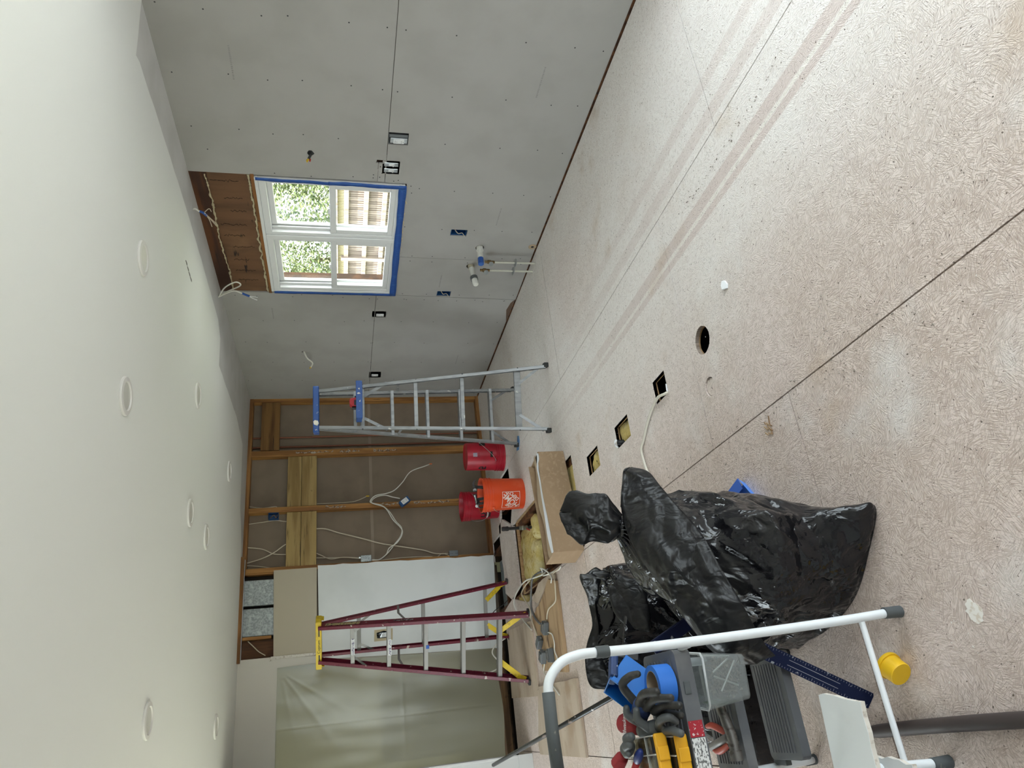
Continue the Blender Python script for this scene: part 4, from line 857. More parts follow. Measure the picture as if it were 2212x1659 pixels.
capo = MB().prism([(-.205, -.075), (.195, -.075), (.21, -.03), (.20, .085), (-.195, .085), (-.21, .0)], [], -.035, .012, 'z', Mt).build('top_cap', M_YEL, RL, None, .008)
for s in (-1, 1): MB().prism([(-.035, -.085), (.05, -.085), (.075, -.035), (.0, -.03)], [], .198*s-.005, .198*s+.005, 'x', Mt @ Matrix.Translation((0, 0, .03))).build('cap_ear', M_YEL, capo, None, .004)
for x0 in (-.16, .075): MB().box(x0, x0+.08, -.0765, -.074, -.020, -.010, Mt).build('slot', M_BLK, capo)
vs_, fs_ = text_geo('Cuprum', .034); MB().add(vs_, fs_, Mt @ Matrix.Translation((-.01, -.0775, -.013)) @ Matrix.Rotation(math.pi/2, 4, 'X')).build('lettering', mat('green_ink', (.03, .06, .03), .6), capo, None, 0, False)
Lb = at_z(nR, nRt, 1.60)+e2*.0065; MB().bar(at_z(nR, nRt, 1.68)+e2*.0012, at_z(nR, nRt, 1.40)+e2*.0012, .05, .001, e2).build('warning_label', mat('tan_label', (.38, .30, .14), .6, var=[(70, (.05, .04, .03), .52, .56, 2, (1, 1, 1)), (9, (.45, .42, .38), .55, .6)]), RL)
MB().bar(at_z(nR, nRt, 1.12)+e2*.0012, at_z(nR, nRt, .96)+e2*.0012, .02, .001, e2).build('brand_label', mat('white_black_label', (.45, .45, .46), .5, var=[(60, (.02, .02, .02), .45, .5, 2)]), RL)

# ---------------------------------------------------------------- buckets
M_BKR = mat('red_bucket_plastic', (.40, .008, .024), .38, var=[(9, (.33, .006, .018), .45, .7)]); M_BKO = mat('orange_bucket_plastic', (.62, .062, .012), .38, var=[(5, (.66, .10, .035), .55, .75)])
M_INK = mat('black_print', (.01, .008, .008), .5); M_WINK = mat('white_print', (.72, .60, .55), .5)
def bucket(name, label, c, m_, z0, up, yaw=0, wire=True):
    t = thing(name, label, 'bucket', (c[0], c[1], z0))
    B = Matrix.Translation((c[0], c[1], z0)) @ rotz(yaw)
    if not up: B = B @ Matrix.Translation((0, 0, .37)) @ Matrix.Rotation(math.pi, 4, 'X')
    out = [(0, .004), (.122, .004), (.130, 0), (.132, .006), (.1395, .262), (.1405, .268), (.1405, .285), (.148, .287), (.148, .294), (.1415, .297), (.1415, .310), (.148, .312), (.148, .319), (.142, .322), (.142, .334), (.148, .336), (.148, .343), (.1435, .346), (.1435, .358), (.150, .360), (.151, .368), (.148, .370), (.143, .369), (.1385, .355), (.128, .012), (0, .010)]
    MB().lathe(out, 56, B).build('shell', m_, t, 30)
    for s in (-1, 1): MB().lathe([(0, 0), (.014, 0), (.014, .006), (.007, .009), (0, .009)], 14, B @ Matrix.Translation((.1405*s, 0, .274)) @ Matrix.Rotation(s*math.pi/2, 4, 'Y')).build('bail_ear', m_, t, 40)
    if wire:
        w = [B @ Vector((.152*math.cos(a), -.155*math.sin(a)*.98, .274-.15*math.sin(a)**1.5)) for a in [math.pi*i/24 for i in range(25)]]
        MB().tube(w, .0022, 6).build('bail_wire', M_METAL, t, 180); MB().tube([B @ Vector((.152*math.cos(a), -.155*math.sin(a)*.98, .274-.15*math.sin(a)**1.5)) for a in [math.pi*(.42+.16*i/8) for i in range(9)]], .007, 8).build('grip', mat('white_grip', (.6, .58, .54), .5), t, 180)
    return t, B
def wrap(vs_, fs_, B, ang, zc, r0=.1322, k=.0286, rot=0, flip=1):
    """bend flat print around the bucket wall at heading ang (bucket local), centre height zc"""
    R = Matrix.Rotation(rot, 4, 'Z'); out = []
    for v in vs_:
        q = R @ Vector((v[0], v[1], 0)); z = zc+q.y*flip; r = r0+k*z+.0011; a = ang+q.x*flip/(r0+k*zc)
        out.append(B @ Vector((r*math.cos(a), r*math.sin(a), z)))
    return out, fs_
def quadgrid(x0, x1, y0, y1, n=8):
    vs_ = []; fs_ = []
    for j in range(n+1):
        for i in range(n+1): vs_.append((lerp(x0, x1, i/n), lerp(y0, y1, j/n)))
    for j in range(n):
        for i in range(n): fs_.append((j*(n+1)+i, j*(n+1)+i+1, (j+1)*(n+1)+i+1, (j+1)*(n+1)+i))
    return vs_, fs_
def subd(vs_, fs_):       # split long triangles so the print can bend
    bm = bmesh.new(); V_ = [bm.verts.new((v[0], v[1], 0)) for v in vs_]
    for f in fs_:
        try: bm.faces.new([V_[i] for i in f])
        except ValueError: pass
    bmesh.ops.triangulate(bm, faces=bm.faces[:])
    for it in range(3):
        ed = [e_ for e_ in bm.edges if e_.calc_length() > .012]
        if not ed: break
        bmesh.ops.subdivide_edges(bm, edges=ed, cuts=1); bmesh.ops.triangulate(bm, faces=bm.faces[:])
    bm.verts.index_update(); r = [v.co.copy() for v in bm.verts], [tuple(v.index for v in f.verts) for f in bm.faces]; bm.free(); return r
def print_on(t, B, geo, m_, ang, zc, rot=0, flip=1, name='print'):
    vs_, fs_ = wrap(*subd(*geo), B, ang, zc, rot=rot, flip=flip); MB().add(vs_, fs_).build(name, m_, t, None, 0, False)
toCam = lambda c: math.atan2(-c[1], -c[0])
OB, Bm = bucket('bucket', 'orange bucket of hammers with a white logo, in front of the red ones', (1.755, 5.868), M_BKO, 0, True, -2.75)
ca = toCam((1.755, 5.868))+2.75-.42          # print faces the viewer, a little to the left
for g_ in (quadgrid(-.078, .078, .0745, .078), quadgrid(-.078, .078, -.078, -.0745), quadgrid(-.078, -.0745, -.078, .078), quadgrid(.0745, .078, -.078, .078)): print_on(OB, Bm, g_, M_WINK, ca, .128, 0, 1, 'logo_border')
def clipped(txt, size, dx, dy, bold=.0012, lim=.071):
    vs_, fs_ = text_geo(txt, size, bold); R = Matrix.Rotation(math.radians(45), 4, 'Z')
    vs_ = [R @ Vector((v.x*.90+dx, v.y*1.12+dy, 0)) for v in vs_]
    bm = bmesh.new(); V_ = [bm.verts.new(v) for v in vs_]
    for f in fs_:
        try: bm.faces.new([V_[i] for i in f])
        except ValueError: pass
    for n_ in ((1, 0, 0), (-1, 0, 0), (0, 1, 0), (0, -1, 0)):
        bmesh.ops.bisect_plane(bm, geom=bm.verts[:]+bm.edges[:]+bm.faces[:], plane_co=Vector(n_)*lim, plane_no=n_, clear_outer=True)
    bm.verts.index_update(); r = [v.co.copy() for v in bm.verts], [tuple(v.index for v in f.verts) for f in bm.faces]; bm.free(); return r
for txt, size, dx, dy in (('THE', .042, -.026, .047), ('HOME', .069, 0, .002), ('DEPOT', .041, .018, -.046)): print_on(OB, Bm, clipped(txt, size, dx, dy), M_WINK, ca, .128, 0, 1, 'logo_letters')
R1, B1 = bucket('bucket', 'red bucket turned upside down behind the ladder foot', (2.315, 6.43), M_BKR, 0, False, .9+math.pi)
a1 = -(toCam((2.315, 6.43))-.9-math.pi)
print_on(R1, B1, quadgrid(-.018, .018, -.02, .02), mat('grey_barcode', (.40, .36, .42), .5, var=[(1, (.2, .18, .22), .4, .6)]), a1-.12, .075, 0, -1, 'barcode_label')
for k in range(6): print_on(R1, B1, quadgrid(-.030+random.uniform(0, .01), .030-random.uniform(0, .012), .010*k, .010*k+.004), mat('faded_print', (.16, .004, .012), .5), a1-.12, .115, 0, -1, 'small_print')
print_on(R1, B1, quadgrid(-.028, .028, -.011, .011), M_INK, a1-.12, .232, 0, -1, 'print_block')
print_on(R1, B1, text_geo('FD', .06, .004), M_INK, a1+.95, .15, math.pi/2, -1, 'print_letters'); print_on(R1, B1, quadgrid(-.03, .03, -.028, .028), M_INK, a1-1.05, .155, 0, -1, 'print_block')
R2, B2 = bucket('bucket', 'red bucket standing upright behind the orange one', (1.955, 6.90), M_BKR, 0, True, -.9)
print_on(R2, B2, text_geo('RC', .075, .004), M_INK, toCam((1.955, 6.90))+.9-.72, .14, math.pi/2, 1, 'print_letters')
M_STEEL = mat('worn_steel', (.24, .24, .24), .4, .9, var=[(30, (.12, .11, .10), .5, .65)]); M_HANDLE = mat('dark_rubber_grip', (.03, .03, .03), .6)
def hammer(label, base, top, hd, claw=True, s=1.0):
    """handle from base to top, head along hd"""
    t = thing('hammer', label, 'hammer', base); base = Vector(base); top = Vector(top); hd = Vector(hd).normalized(); ax = (top-base).normalized()
    MB().tube([base, base.lerp(top, .45), top], [.014*s, .015*s, .011*s], 10).build('handle', M_HANDLE, t, 180)
    m = MB(); m.tube([top-hd*.012*s, top+hd*.018*s, top+hd*.026*s, top+hd*.046*s], [.013*s, .010*s, .0135*s, .0145*s], 12)
    if claw:
        for sd in (-1, 1):
            side = ax.cross(hd).normalized()*sd; m.tube(crom([top-hd*.005*s+side*.004, top-hd*.035*s+ax*.004+side*.007, top-hd*.062*s-ax*.006+side*.010, top-hd*.085*s-ax*.026+side*.013], 5), [(.012-.0095*i/15)*s for i in range(16)], 8)
    else: m.tube([top-hd*.012*s, top-hd*.045*s], [.013*s, .015*s], 12)
    m.build('head', M_STEEL, t, 50); return t
hammer('claw hammer leaning on the right rim of the orange bucket', (1.79, 5.87, .014), (1.845, 5.905, .412), (-.75, -.62, .05), True, 1.15)
hammer('small sledge hammer standing in the middle of the orange bucket', (1.76, 5.90, .014), (1.728, 5.90, .405), (.5, -.4, .2), False, 1.1)
hammer('ball-headed hammer left of the sledge in the orange bucket', (1.73, 5.86, .014), (1.682, 5.88, .400), (-.45, -.5, .25), False, .95)
t = thing('wrench', 'steel wrench poking out at the left rim of the orange bucket', 'wrench', (1.70, 5.84, .014)); MB().tube(crom([(1.72, 5.86, .014), (1.66, 5.85, .30), (1.635, 5.83, .392), (1.650, 5.825, .404), (1.672, 5.835, .385), (1.70, 5.87, .25)], 6), .006, 8).build('shank', M_STEEL, t, 180)

# ---------------------------------------------------------------- cardboard box
M_CARD = mat('cardboard', (.33, .225, .135), .8, var=[(4, (.29, .195, .115), .4, .7, 3), (40, (.36, .25, .155), .5, .7, 2, (1, .1, 1))], bump=[(3, .25, .01), (110, .05, .001, (.05, .05, 1))]); M_CARDIN = mat('cardboard_inside', (.36, .265, .175), .85, bump=[(60, .12, .002, (1, 1, .05))])
BX = thing('cardboard_box', 'long open cardboard box lying over the floor opening', 'box', (1.28, 4.62, 0))
c0, c1 = V(.930, 4.450, .003), V(1.665, 4.575, .003); ex = (c1-c0).normalized(); ey = V(-ex.y, ex.x, 0); L_ = (c1-c0).length; W_ = .215; H_ = .208
def bq(name, f, nu=10, nv=4, m_=M_CARD): return MB().grid(f, nu, nv).build(name, m_, BX, None, 0, True, .004)
def wob(p, a=.004): return p+V(0, 0, 0)+ey*a*noise.noise(p*6)
bq('front_side', lambda u, v: wob(c0+ex*L_*u-ey*.012*v*math.sin(u*3.1)+V(0, 0, H_*v-.012*v*u*math.sin(u*9)*.6-(.02*sstep(.86, .95, u)*v))), 24, 6)
bq('back_side', lambda u, v: c0+ey*W_+ex*L_*u+V(0, 0, H_*v))
bq('end_panel', lambda u, v: c0+ey*W_*u+V(0, 0, H_*v)); bq('end_panel', lambda u, v: c1+ey*W_*u+V(0, 0, H_*v*.9)); bq('bottom', lambda u, v: c0+ex*L_*u+ey*W_*v)
# lid half folded back
bq('flap', lambda u, v: c0+ex*L_*(u*.98)+ey*W_*(.10+.95*v)+V(0, 0, H_*1.0+.015*math.sin(u*4)*v-.05*v*v+.012*math.sin(u*11+1)*v), 26, 6, M_CARDIN)
bq('flap', lambda u, v: c0+ex*L_*u+ey*(W_*.02-.0*v)+V(0, 0, H_-.004-.03*sstep(.8, 1, u))+V(0, 0, .012*v*(1+.5*math.sin(u*7)))+ey*.014*v+ey*.006*math.sin(u*14)*v, 26, 3, mat('white_card_liner', (.58, .58, .60), .7))
# ---------------------------------------------------------------- black refuse bags
def bag_material(name, base=(.010, .010, .012), dust=.5, kb=1.0, r0=.09, r1=.36, sp=.42):
    m = bpy.data.materials.new(name); m.use_nodes = True; nt = m.node_tree; L = nt.links.new; b = nt.nodes['Principled BSDF']
    tc = node(nt, 'ShaderNodeTexCoord')
    def nz(sc, det, st=None, dist=0.0, rot=(0, 0, 0)):
        n = node(nt, 'ShaderNodeTexNoise'); n.inputs['Scale'].default_value = sc; n.inputs['Detail'].default_value = det; n.inputs['Distortion'].default_value = dist
        mp = node(nt, 'ShaderNodeMapping'); mp.inputs['Scale'].default_value = st or (1, 1, 1); mp.inputs['Rotation'].default_value = rot
        L(tc.outputs['Object'], mp.inputs[0]); L(mp.outputs[0], n.inputs['Vector']); return n.outputs[0]
    def ridge(v):
        a = node(nt, 'ShaderNodeMath', operation='SUBTRACT'); L(v, a.inputs[0]); a.inputs[1].default_value = .5
        c = node(nt, 'ShaderNodeMath', operation='ABSOLUTE'); L(a.outputs[0], c.inputs[0]); return c.outputs[0]
    def rng(v, lo, hi, a, c):
        r = node(nt, 'ShaderNodeMapRange', interpolation_type='SMOOTHSTEP'); L(v, r.inputs['Value']); r.inputs[1].default_value = lo; r.inputs[2].default_value = hi; r.inputs[3].default_value = a; r.inputs[4].default_value = c; return r.outputs[0]
    d_ = rng(nz(5, 5), .48, .70, 0, dust)
    mx = node(nt, 'ShaderNodeMix', data_type='RGBA'); L(d_, mx.inputs[0]); mx.inputs[6].default_value = c4(base); mx.inputs[7].default_value = (.040, .038, .036, 1); L(mx.outputs[2], b.inputs['Base Color'])
    L(rng(nz(5, 5), .50, .72, r0, r1), b.inputs['Roughness']); b.inputs['Specular IOR Level'].default_value = sp
    prev = None
    for sc, st, rot, s, dist in ((4.0, (1, 1, .8), (.3, .2, .5), 1.0, .13), (9, (1.6, .8, 1.2), (.5, -.6, .3), .5, .035), (26, (1, 1, .6), (0, .6, 0), .2, .008)):
        bp = node(nt, 'ShaderNodeBump', i_Strength=s*kb, i_Distance=dist); L(ridge(nz(sc, 3, st, .6, rot)), bp.inputs['Height'])
        if prev: L(prev, bp.inputs['Normal'])
        prev = bp.outputs[0]
    L(prev, b.inputs['Normal']); m.diffuse_color = (.02, .02, .02, 1); return m
M_BAG = bag_material('black_bag_film', (.008, .008, .010), .28); M_BAG2 = bag_material('black_bag_film_glossy', (.007, .007, .009), .12); M_BAGMATT = bag_material('dusty_bag_film', (.012, .012, .013), .6, .9, .32, .55, .26)
def ridged(p, f=1.0): return 1-abs(noise.noise(p*f))*2
def loft(levels, nu, nv, disp):
    """levels: list of (z, [(x, y)...]) closed sections with equal point counts -> smooth lofted skin"""
    secs = [[Vector((x, y, z)) if not isinstance(z, list) else Vector((x, y, z[i])) for i, (x, y) in enumerate(ps)] for z, ps in levels]
    rings = [crom(s, max(2, nu//len(s)), True) for s in secs]; n = len(rings[0]); cols = []
    for i in range(n): cols.append(crom([r[i] for r in rings], max(2, nv//(len(rings)-1))))
    m = MB(); k = len(cols[0])
    for j in range(k):
        for i in range(n): m.v.append(cols[i][j])
    for j in range(k-1):
        for i in range(n): m.f.append((j*n+i, j*n+(i+1) % n, (j+1)*n+(i+1) % n, (j+1)*n+i))
    m.f.append(tuple(range(n-1, -1, -1)))
    cz = [sum((m.v[j*n+i] for i in range(n)), Vector())/n for j in range(k)]
    for j in range(k):
        for i in range(n):
            p = m.v[j*n+i]; out = (p-cz[j]); out.z = 0
            if out.length > 1e-5: m.v[j*n+i] = p+out.normalized()*disp(p, i/n, j/k)
    return m
def shrink(ps, c, k, dx=0, dy=0): return [(c[0]+(x-c[0])*k+dx, c[1]+(y-c[1])*k+dy) for x, y in ps]
base1 = [(.445, 1.787), (.465, 1.93), (.52, 2.08), (.585, 2.24), (.60, 2.42), (.53, 2.58), (.38, 2.63), (.22, 2.56), (.130, 2.40), (.130, 2.22), (.205, 2.01), (.325, 1.875)]
mid1 = [(.445, 1.868), (.50, 1.95), (.565, 2.08), (.615, 2.24), (.615, 2.42), (.54, 2.58), (.38, 2.64), (.22, 2.58), (.130, 2.41), (.130, 2.21), (.20, 2.02), (.325, 1.915)]
up1 = [(.45, 1.975), (.52, 2.01), (.59, 2.10), (.638, 2.25), (.63, 2.39), (.56, 2.49), (.45, 2.53), (.34, 2.48), (.265, 2.37), (.245, 2.23), (.29, 2.09), (.365, 2.0)]
cc = (.42, 2.26)
S1 = (CAM_R*-1-CAM_U).normalized(); S2 = (CAM_R-CAM_U).normalized()
def crease(p, fa, fb, fc, off):      # sharp folds running along S1
    return ridged(Vector((p.dot(S1)*fa+off, p.dot(S2)*fb, p.dot(CAM_F)*fc+off)))
def d1(p, u, v):
    k = sstep(.0, .08, v)*(1-sstep(.92, 1, v)*.6)
    a = ridged(Vector((p.x*3.0+p.z*2.2, p.y*3.0-p.z*1.5, p.z*2.0)))*.022+crease(p, 2.2, 9, 5, 0)*.016+crease(p, 3.5, 22, 9, 3)*.0095+noise.noise(Vector((p.x*26, p.y*26, p.z*18)))*.003
    w = sstep(.62, .95, v); a += w*.014*math.sin(u*2*math.pi*17+3*math.sin(u*9))
    return (a-.022)*k
BAG1 = thing('refuse_bag', 'full black refuse bag tied at the neck, standing beside the step stool', 'bag', (.38, 2.25, 0))
m = loft([(.002, base1), (.05, shrink(base1, (.36, 2.25), 1.0)), (.16, mid1), (.30, shrink(mid1, cc, 1.0)), (.42, up1), (.51, shrink(up1, (.52, 2.24), .80)), (.575, shrink(up1, (.54, 2.235), .52)), (.618, shrink(up1, (.54, 2.235), .22)), (.645, shrink(up1, (.54, 2.235), .12))], 168, 150, d1)
m.build('bag_body', M_BAG, BAG1, 180)
# tuft above the tie
def tuft_fn(u, v):
    a = 2*math.pi*u; k = (.30+.70*sstep(0, .30, v))*(1-max(0, (v-.72)/.28)**2.2*.80); p0 = V(.545, 2.235, .615); p1 = V(.618, 2.31, .80)
    c = p0.lerp(p1, v); w = .074*k*(1+.14*math.sin(3*a+1+2*v)+.10*math.sin(8*a+3*v)); dpt = .05*k*(1+.2*math.sin(5*a+2)); c = c-CAM_R*.014*math.sin(v*3)
    if v >= .999: w = dpt = .004
    q_ = c+CAM_R*w*math.cos(a)+(CAM_F*dpt)*math.sin(a)+CAM_U*.014*math.cos(3*a+1)*v; s_ = .022*(ridged(q_*13+V(3, 1, 7))-.5)*min(1, v*3)*(1-sstep(.9, 1, v)); return q_+(q_-c)*s_/max(.01, (q_-c).length)+CAM_U*.012*noise.noise(q_*20)
MB().grid(tuft_fn, 90, 40, True).build('tied_tuft', M_BAGMATT, BAG1, 180)
MB().tube([V(.535, 2.232, .630)+(CAM_R*math.cos(a)+CAM_F*math.sin(a))*.030 for a in [2*math.pi*i/20 for i in range(20)]], .008, 8, True, True).build('tie', M_BAG2, BAG1, 180)
# broad loose collar folded across the bag
eR = crom([(.735, 2.20, .570), (.70, 2.15, .535), (.63, 2.10, .525), (.556, 2.06, .505), (.451, 2.00, .475), (.325, 1.965, .452), (.20, 1.955, .41), (.115, 1.985, .36), (.085, 2.05, .30)], 8)
eL = crom([(.722, 2.22, .592), (.690, 2.22, .606), (.610, 2.20, .634), (.522, 2.18, .640), (.424, 2.14, .633), (.300, 2.12, .575), (.200, 2.10, .530), (.115, 2.12, .46), (.075, 2.16, .38)], 8)
def flap_fn(u, v):
    x = u*(len(eR)-1); i = min(int(x), len(eR)-2); t = x-i; a = eR[i].lerp(eR[i+1], t); b = eL[i].lerp(eL[i+1], t)
    p = a.lerp(b, v); bulge = math.sin(math.pi*v)
    f = (ridged(Vector((u*3.0, v*2.2, 7)))*.020+ridged(Vector((u*7, v*3.5, 3)))*.006)*min(1, u*6+.25)
    return p-CAM_F*(.028*bulge+f)+V(0, 0, .010*bulge)
MB().grid(flap_fn, 90, 36).build('folded_collar', M_BAGMATT, BAG1, 180, 0, True, .0012)
def flap2(u, v):      # small lip turning back at the tip of the collar
    a = V(.735, 2.20, .570).lerp(V(.60, 2.09, .520), u); b = V(.722, 2.22, .592).lerp(V(.60, 2.23, .628), u); return a.lerp(b, .5+.45*(v-.5)*2)+CAM_F*.03*math.sin(math.pi*v)+V(0, 0, .004)
MB().grid(flap2, 16, 8).build('collar_lip', M_BAG, BAG1, 180, 0, True, .001)
# second, open bag behind
base2 = [(-.235, 2.66), (.0, 2.665), (.14, 2.70), (.36, 2.70), (.52, 2.86), (.55, 3.06), (.46, 3.26), (.24, 3.34), (.0, 3.28), (-.16, 3.10), (-.235, 2.90), (-.25, 2.76)]
top2 = [(.03, 2.76), (.12, 2.71), (.24, 2.69), (.40, 2.73), (.50, 2.84), (.525, 2.98), (.47, 3.10), (.36, 3.16), (.22, 3.14), (.11, 3.05), (.05, 2.95), (.02, 2.85)]
def d2_(p, u, v): return (ridged(Vector((p.x*6, p.y*6, p.z*1.5+3)))*.020+ridged(Vector((p.x*16, p.y*16, p.z*2)))*.009-.012)*sstep(0, .08, v)
BAG2 = thing('refuse_bag', 'open black refuse bag with a loose mouth behind the step stool', 'bag', (.2, 2.95, 0))
zt = [.50, .515, .50, .47, .46, .455, .46, .455, .46, .47, .485, .495]
m = loft([(.002, base2), (.07, shrink(base2, (.16, 2.98), 1.0)), (.24, [(a[0]*.55+b[0]*.45, a[1]*.55+b[1]*.45) for a, b in zip(base2, top2)]), (.40, top2), (zt, shrink(top2, (.28, 2.93), .97)), ([z-.02 for z in zt], shrink(top2, (.28, 2.93), .80)), ([z-.10 for z in zt], shrink(top2, (.28, 2.93), .55)), ([z-.22 for z in zt], shrink(top2, (.28, 2.93), .18))], 192, 130, d2_)
m.build('bag_body', M_BAG2, BAG2, 180)
def coll2(u, v):      # collar edge standing up at the back left
    a = lerp(1.9, 5.0, u); r = .205+.03*v+.012*math.sin(9*a); c = V(.275, 2.93, .455)
    z = .075*v*(.7+.5*math.sin(3*a+.5)); return c+V(r*math.sin(a)*-1.0*1.05, r*math.cos(a)*-1.0, z)+V(.01*noise.noise(Vector((u*9, v*2, 1))), .012*noise.noise(Vector((u*7, v*3, 4))), 0)
MB().grid(coll2, 60, 6).build('loose_rim', M_BAGMATT, BAG2, 180, 0, True, .001)
def tongue(u, v):
    a = V(.44, 2.72, .50).lerp(V(.24, 2.66, .44), u); w = .075*math.sin(math.pi*min(1, .15+u*.8))
    return a+(CAM_U*(-.5)+CAM_R*.55).normalized()*w*(v-.5)*2-CAM_F*.02*math.sin(math.pi*v)-CAM_U*.02*u
MB().grid(tongue, 20, 12).build('loose_flap', M_BAGMATT, BAG2, 180, 0, True, .001)
# ---------------------------------------------------------------- white step stool
M_WTUBE = mat('white_enamel_tube', (.74, .77, .80), .32, spec=.5, var=[(6, (.70, .72, .74), .5, .7)]); M_GRIP = mat('grey_foam_grip', (.075, .083, .087), .7, var=[(40, (.20, .19, .17), .66, .72, 4)])
M_TREAD = mat('grey_ribbed_plastic', (.095, .10, .11), .5, spec=.5, var=[(7, (.15, .15, .155), .5, .7), (120, (.40, .38, .34), .74, .78)])
ST = thing('step_stool', 'white tubular step stool with grey ribbed treads and grey handle grip', 'step stool', (-.045, 2.1, 0))
ys = 1.838
rR = [(.146, 1.829, .035), (.138, ys, .20), (.128, ys, .50), (.1215, ys, .80), (.1225, ys, .925)]
hL = [(-.045-(x+.045), y, z) for x, y, z in rR]
top_bend = [(.1225, ys, .925), (.121, ys, .97), (.108, ys, 1.018), (.075, ys, 1.052), (.04, ys, 1.062)]
MB().tube(crom(rR, 6), .0125, 16).build('rail', M_WTUBE, ST, 180); MB().tube(crom(hL, 6), .0125, 16).build('rail', M_WTUBE, ST, 180)
MB().tube(crom(top_bend+[(-.045, ys, 1.0635)]+[(-.09-x, y, z) for x, y, z in reversed(top_bend)], 8), .0125, 16).build('handle', M_WTUBE, ST, 180)
MB().tube([(.043, ys, 1.0618), (-.045, ys, 1.0637), (-.131, ys, 1.0618)], .0158, 18).build('grip', M_GRIP, ST, 180)
for s in (0, 1):
    q = rR if s == 0 else hL; MB().tube([q[4], (q[4][0], ys, q[4][2]-.035)], .0150, 16).build('sleeve', M_GRIP, ST, 40)
    f0 = Vector(q[0]); MB().tube([f0+V(0, 0, -.035), f0+V(0, 0, .02)], [.0165, .0155], 16).build('foot', M_GRIP, ST, 40)
MB().tube([(.137, ys, .128), (-.227, ys, .128)], .0085, 12).build('crossbar', M_WTUBE, ST, 40)
# far frame carrying the treads
for x in (.095, -.245):
    MB().tube(crom([(x, 2.43, .02), (x*.97, 2.30, .28), (x*.90, 2.06, .69)], 6), .0125, 14).build('rail', M_WTUBE, ST, 180)
    MB().tube([(x, 2.443, 0), (x, 2.425, .045)], [.0165, .0155], 16).build('foot', M_GRIP, ST, 40)
def tread(x0, x1, y0, y1, z, th=.03):
    m = MB(); r = .018; pts = []
    for cx, cy, a0 in ((x1-r, y1-r, 0), (x0+r, y1-r, 90), (x0+r, y0+r, 180), (x1-r, y0+r, 270)):
        for k in range(5): a = math.radians(a0+k*22.5); pts.append((cx+r*math.cos(a), cy+r*math.sin(a)))
    m.prism(pts, [], z-th, z); t_ = m.build('tread', M_TREAD, ST, None, .004)
    rb = MB(); n = 9
    for i in range(n):
        y = lerp(y0+.035, y1-.02, i/(n-1)); rb.box(x0+.02, x1-.02, y-.004, y+.004, z-.001, z+.0025)
    rb = rb.build('ribs', M_TREAD, t_, None, .001); rb['kind'] = 'stuff'
    return t_
tread(-.215, .080, 2.135, 2.315, .232); tread(-.215, .085, 2.045, 2.225, .462)
T1 = tread(-.205, .112, 1.865, 2.085, .700, .045)
MB().box(-.195, -.102, 1.8635, 1.8652, .660, .6975).build('warning_label', mat('white_sticker', (.62, .62, .61), .5, var=[(130, (.12, .12, .12), .52, .56, 1, (1, 1, 2.2))]), T1)
MB().box(-.100, -.062, 1.8635, 1.8652, .660, .6985).build('warning_label', mat('red_sticker', (.33, .012, .025), .5, var=[(150, (.6, .5, .5), .66, .70, 1)]), T1)
MB().box(.0, .032, 1.862, 1.8655, .672, .690).build('latch', M_GRIP, T1, None, .003)
for x in (.118, -.208): MB().tube([(x, ys, .665), (x*.96, 1.875, .675)], .0085, 10).build('bracket', M_WTUBE, ST, 40)
for z, y in ((.215, 2.325), (.445, 2.215)):
    for x in (.088, -.222): MB().box(x-.012, x+.012, y-.06, y+.01, z-.02, z).build('bracket', M_GRIP, ST, None, .002)
# ---------------------------------------------------------------- things on the stool
zt1 = .7026
t = thing('electrical_box', 'bright blue plastic electrical box lying open on the stool top', 'electrical box', (.06, 2.02, zt1)); M_BB = mat('bright_blue_pvc', (.012, .14, .48), .4)
Mb = Matrix.Translation((.046, 2.045, zt1+.068)) @ rotz(.45) @ Matrix.Rotation(math.radians(48), 4, 'Y')
w, h_, tk = .048, .046, .003
m = MB()   # open side turned to the left of the room
m.box(w-tk, w, -.035, .035, -h_, h_, Mb); m.box(-w, w, -.038, -.035, -h_, h_, Mb); m.box(-w, w, .035, .038, -h_, h_, Mb); m.box(-w, w, -.038, .038, -h_, -h_+tk, Mb); m.box(-w, w, -.038, .038, h_-tk, h_, Mb)
m.build('shell', M_BB, t, None, .001)
for dz in (-.03, 0, .03): MB().box(-w-.002, -w+.012, -.043, -.038, dz-.010, dz+.010, Mb).build('tab', M_BB, t, None, .001)
t = thing('tape_roll', 'roll of blue painter tape lying on the stool top', 'tape', (.02, 1.93, zt1))
Mp = Matrix.Translation((.030, 1.925, zt1+.0245)) @ rotz(.15)
MB().lathe([(.038, -.024), (.052, -.024), (.052, .024), (.038, .024), (.038, -.024)], 40, Mp).build('tape', mat('painter_tape', (.03, .17, .62), .55), t, 40)
MB().lathe([(.036, -.024), (.038, -.0245), (.038, .0245), (.036, .024), (.036, -.024)], 40, Mp).build('core', mat('card_core', (.35, .27, .19), .8), t, 40)
MB().grid(lambda u, v: Mp @ V((.053+.012*math.sin(u*3.1))*math.cos(1.3+u*.5), (.053+.012*math.sin(u*3.1))*math.sin(1.3+u*.5), -.022+.044*v), 8, 3).build('loose_end', MATS['painter_tape'], t, 180, 0, True, .0006)
t = thing('sanding_block', 'dark blue splattered sanding block behind the blue box on the stool', 'sanding block', (.088, 2.06, zt1)); Ms = Matrix.Translation((.093, 2.045, zt1+.105)) @ rotz(.6) @ Matrix.Rotation(.35, 4, 'Y')
MB().box(-.045, .035, -.022, .022, -.010, .012, Ms).build('block', mat('navy_splattered', (.012, .035, .12), .5, var=[(70, (.5, .5, .5), .66, .70, 2)]), t, None, .006); MB().box(.03, .055, -.012, .012, -.07, .006, Ms).build('holder', M_BLK, t, None, .003)
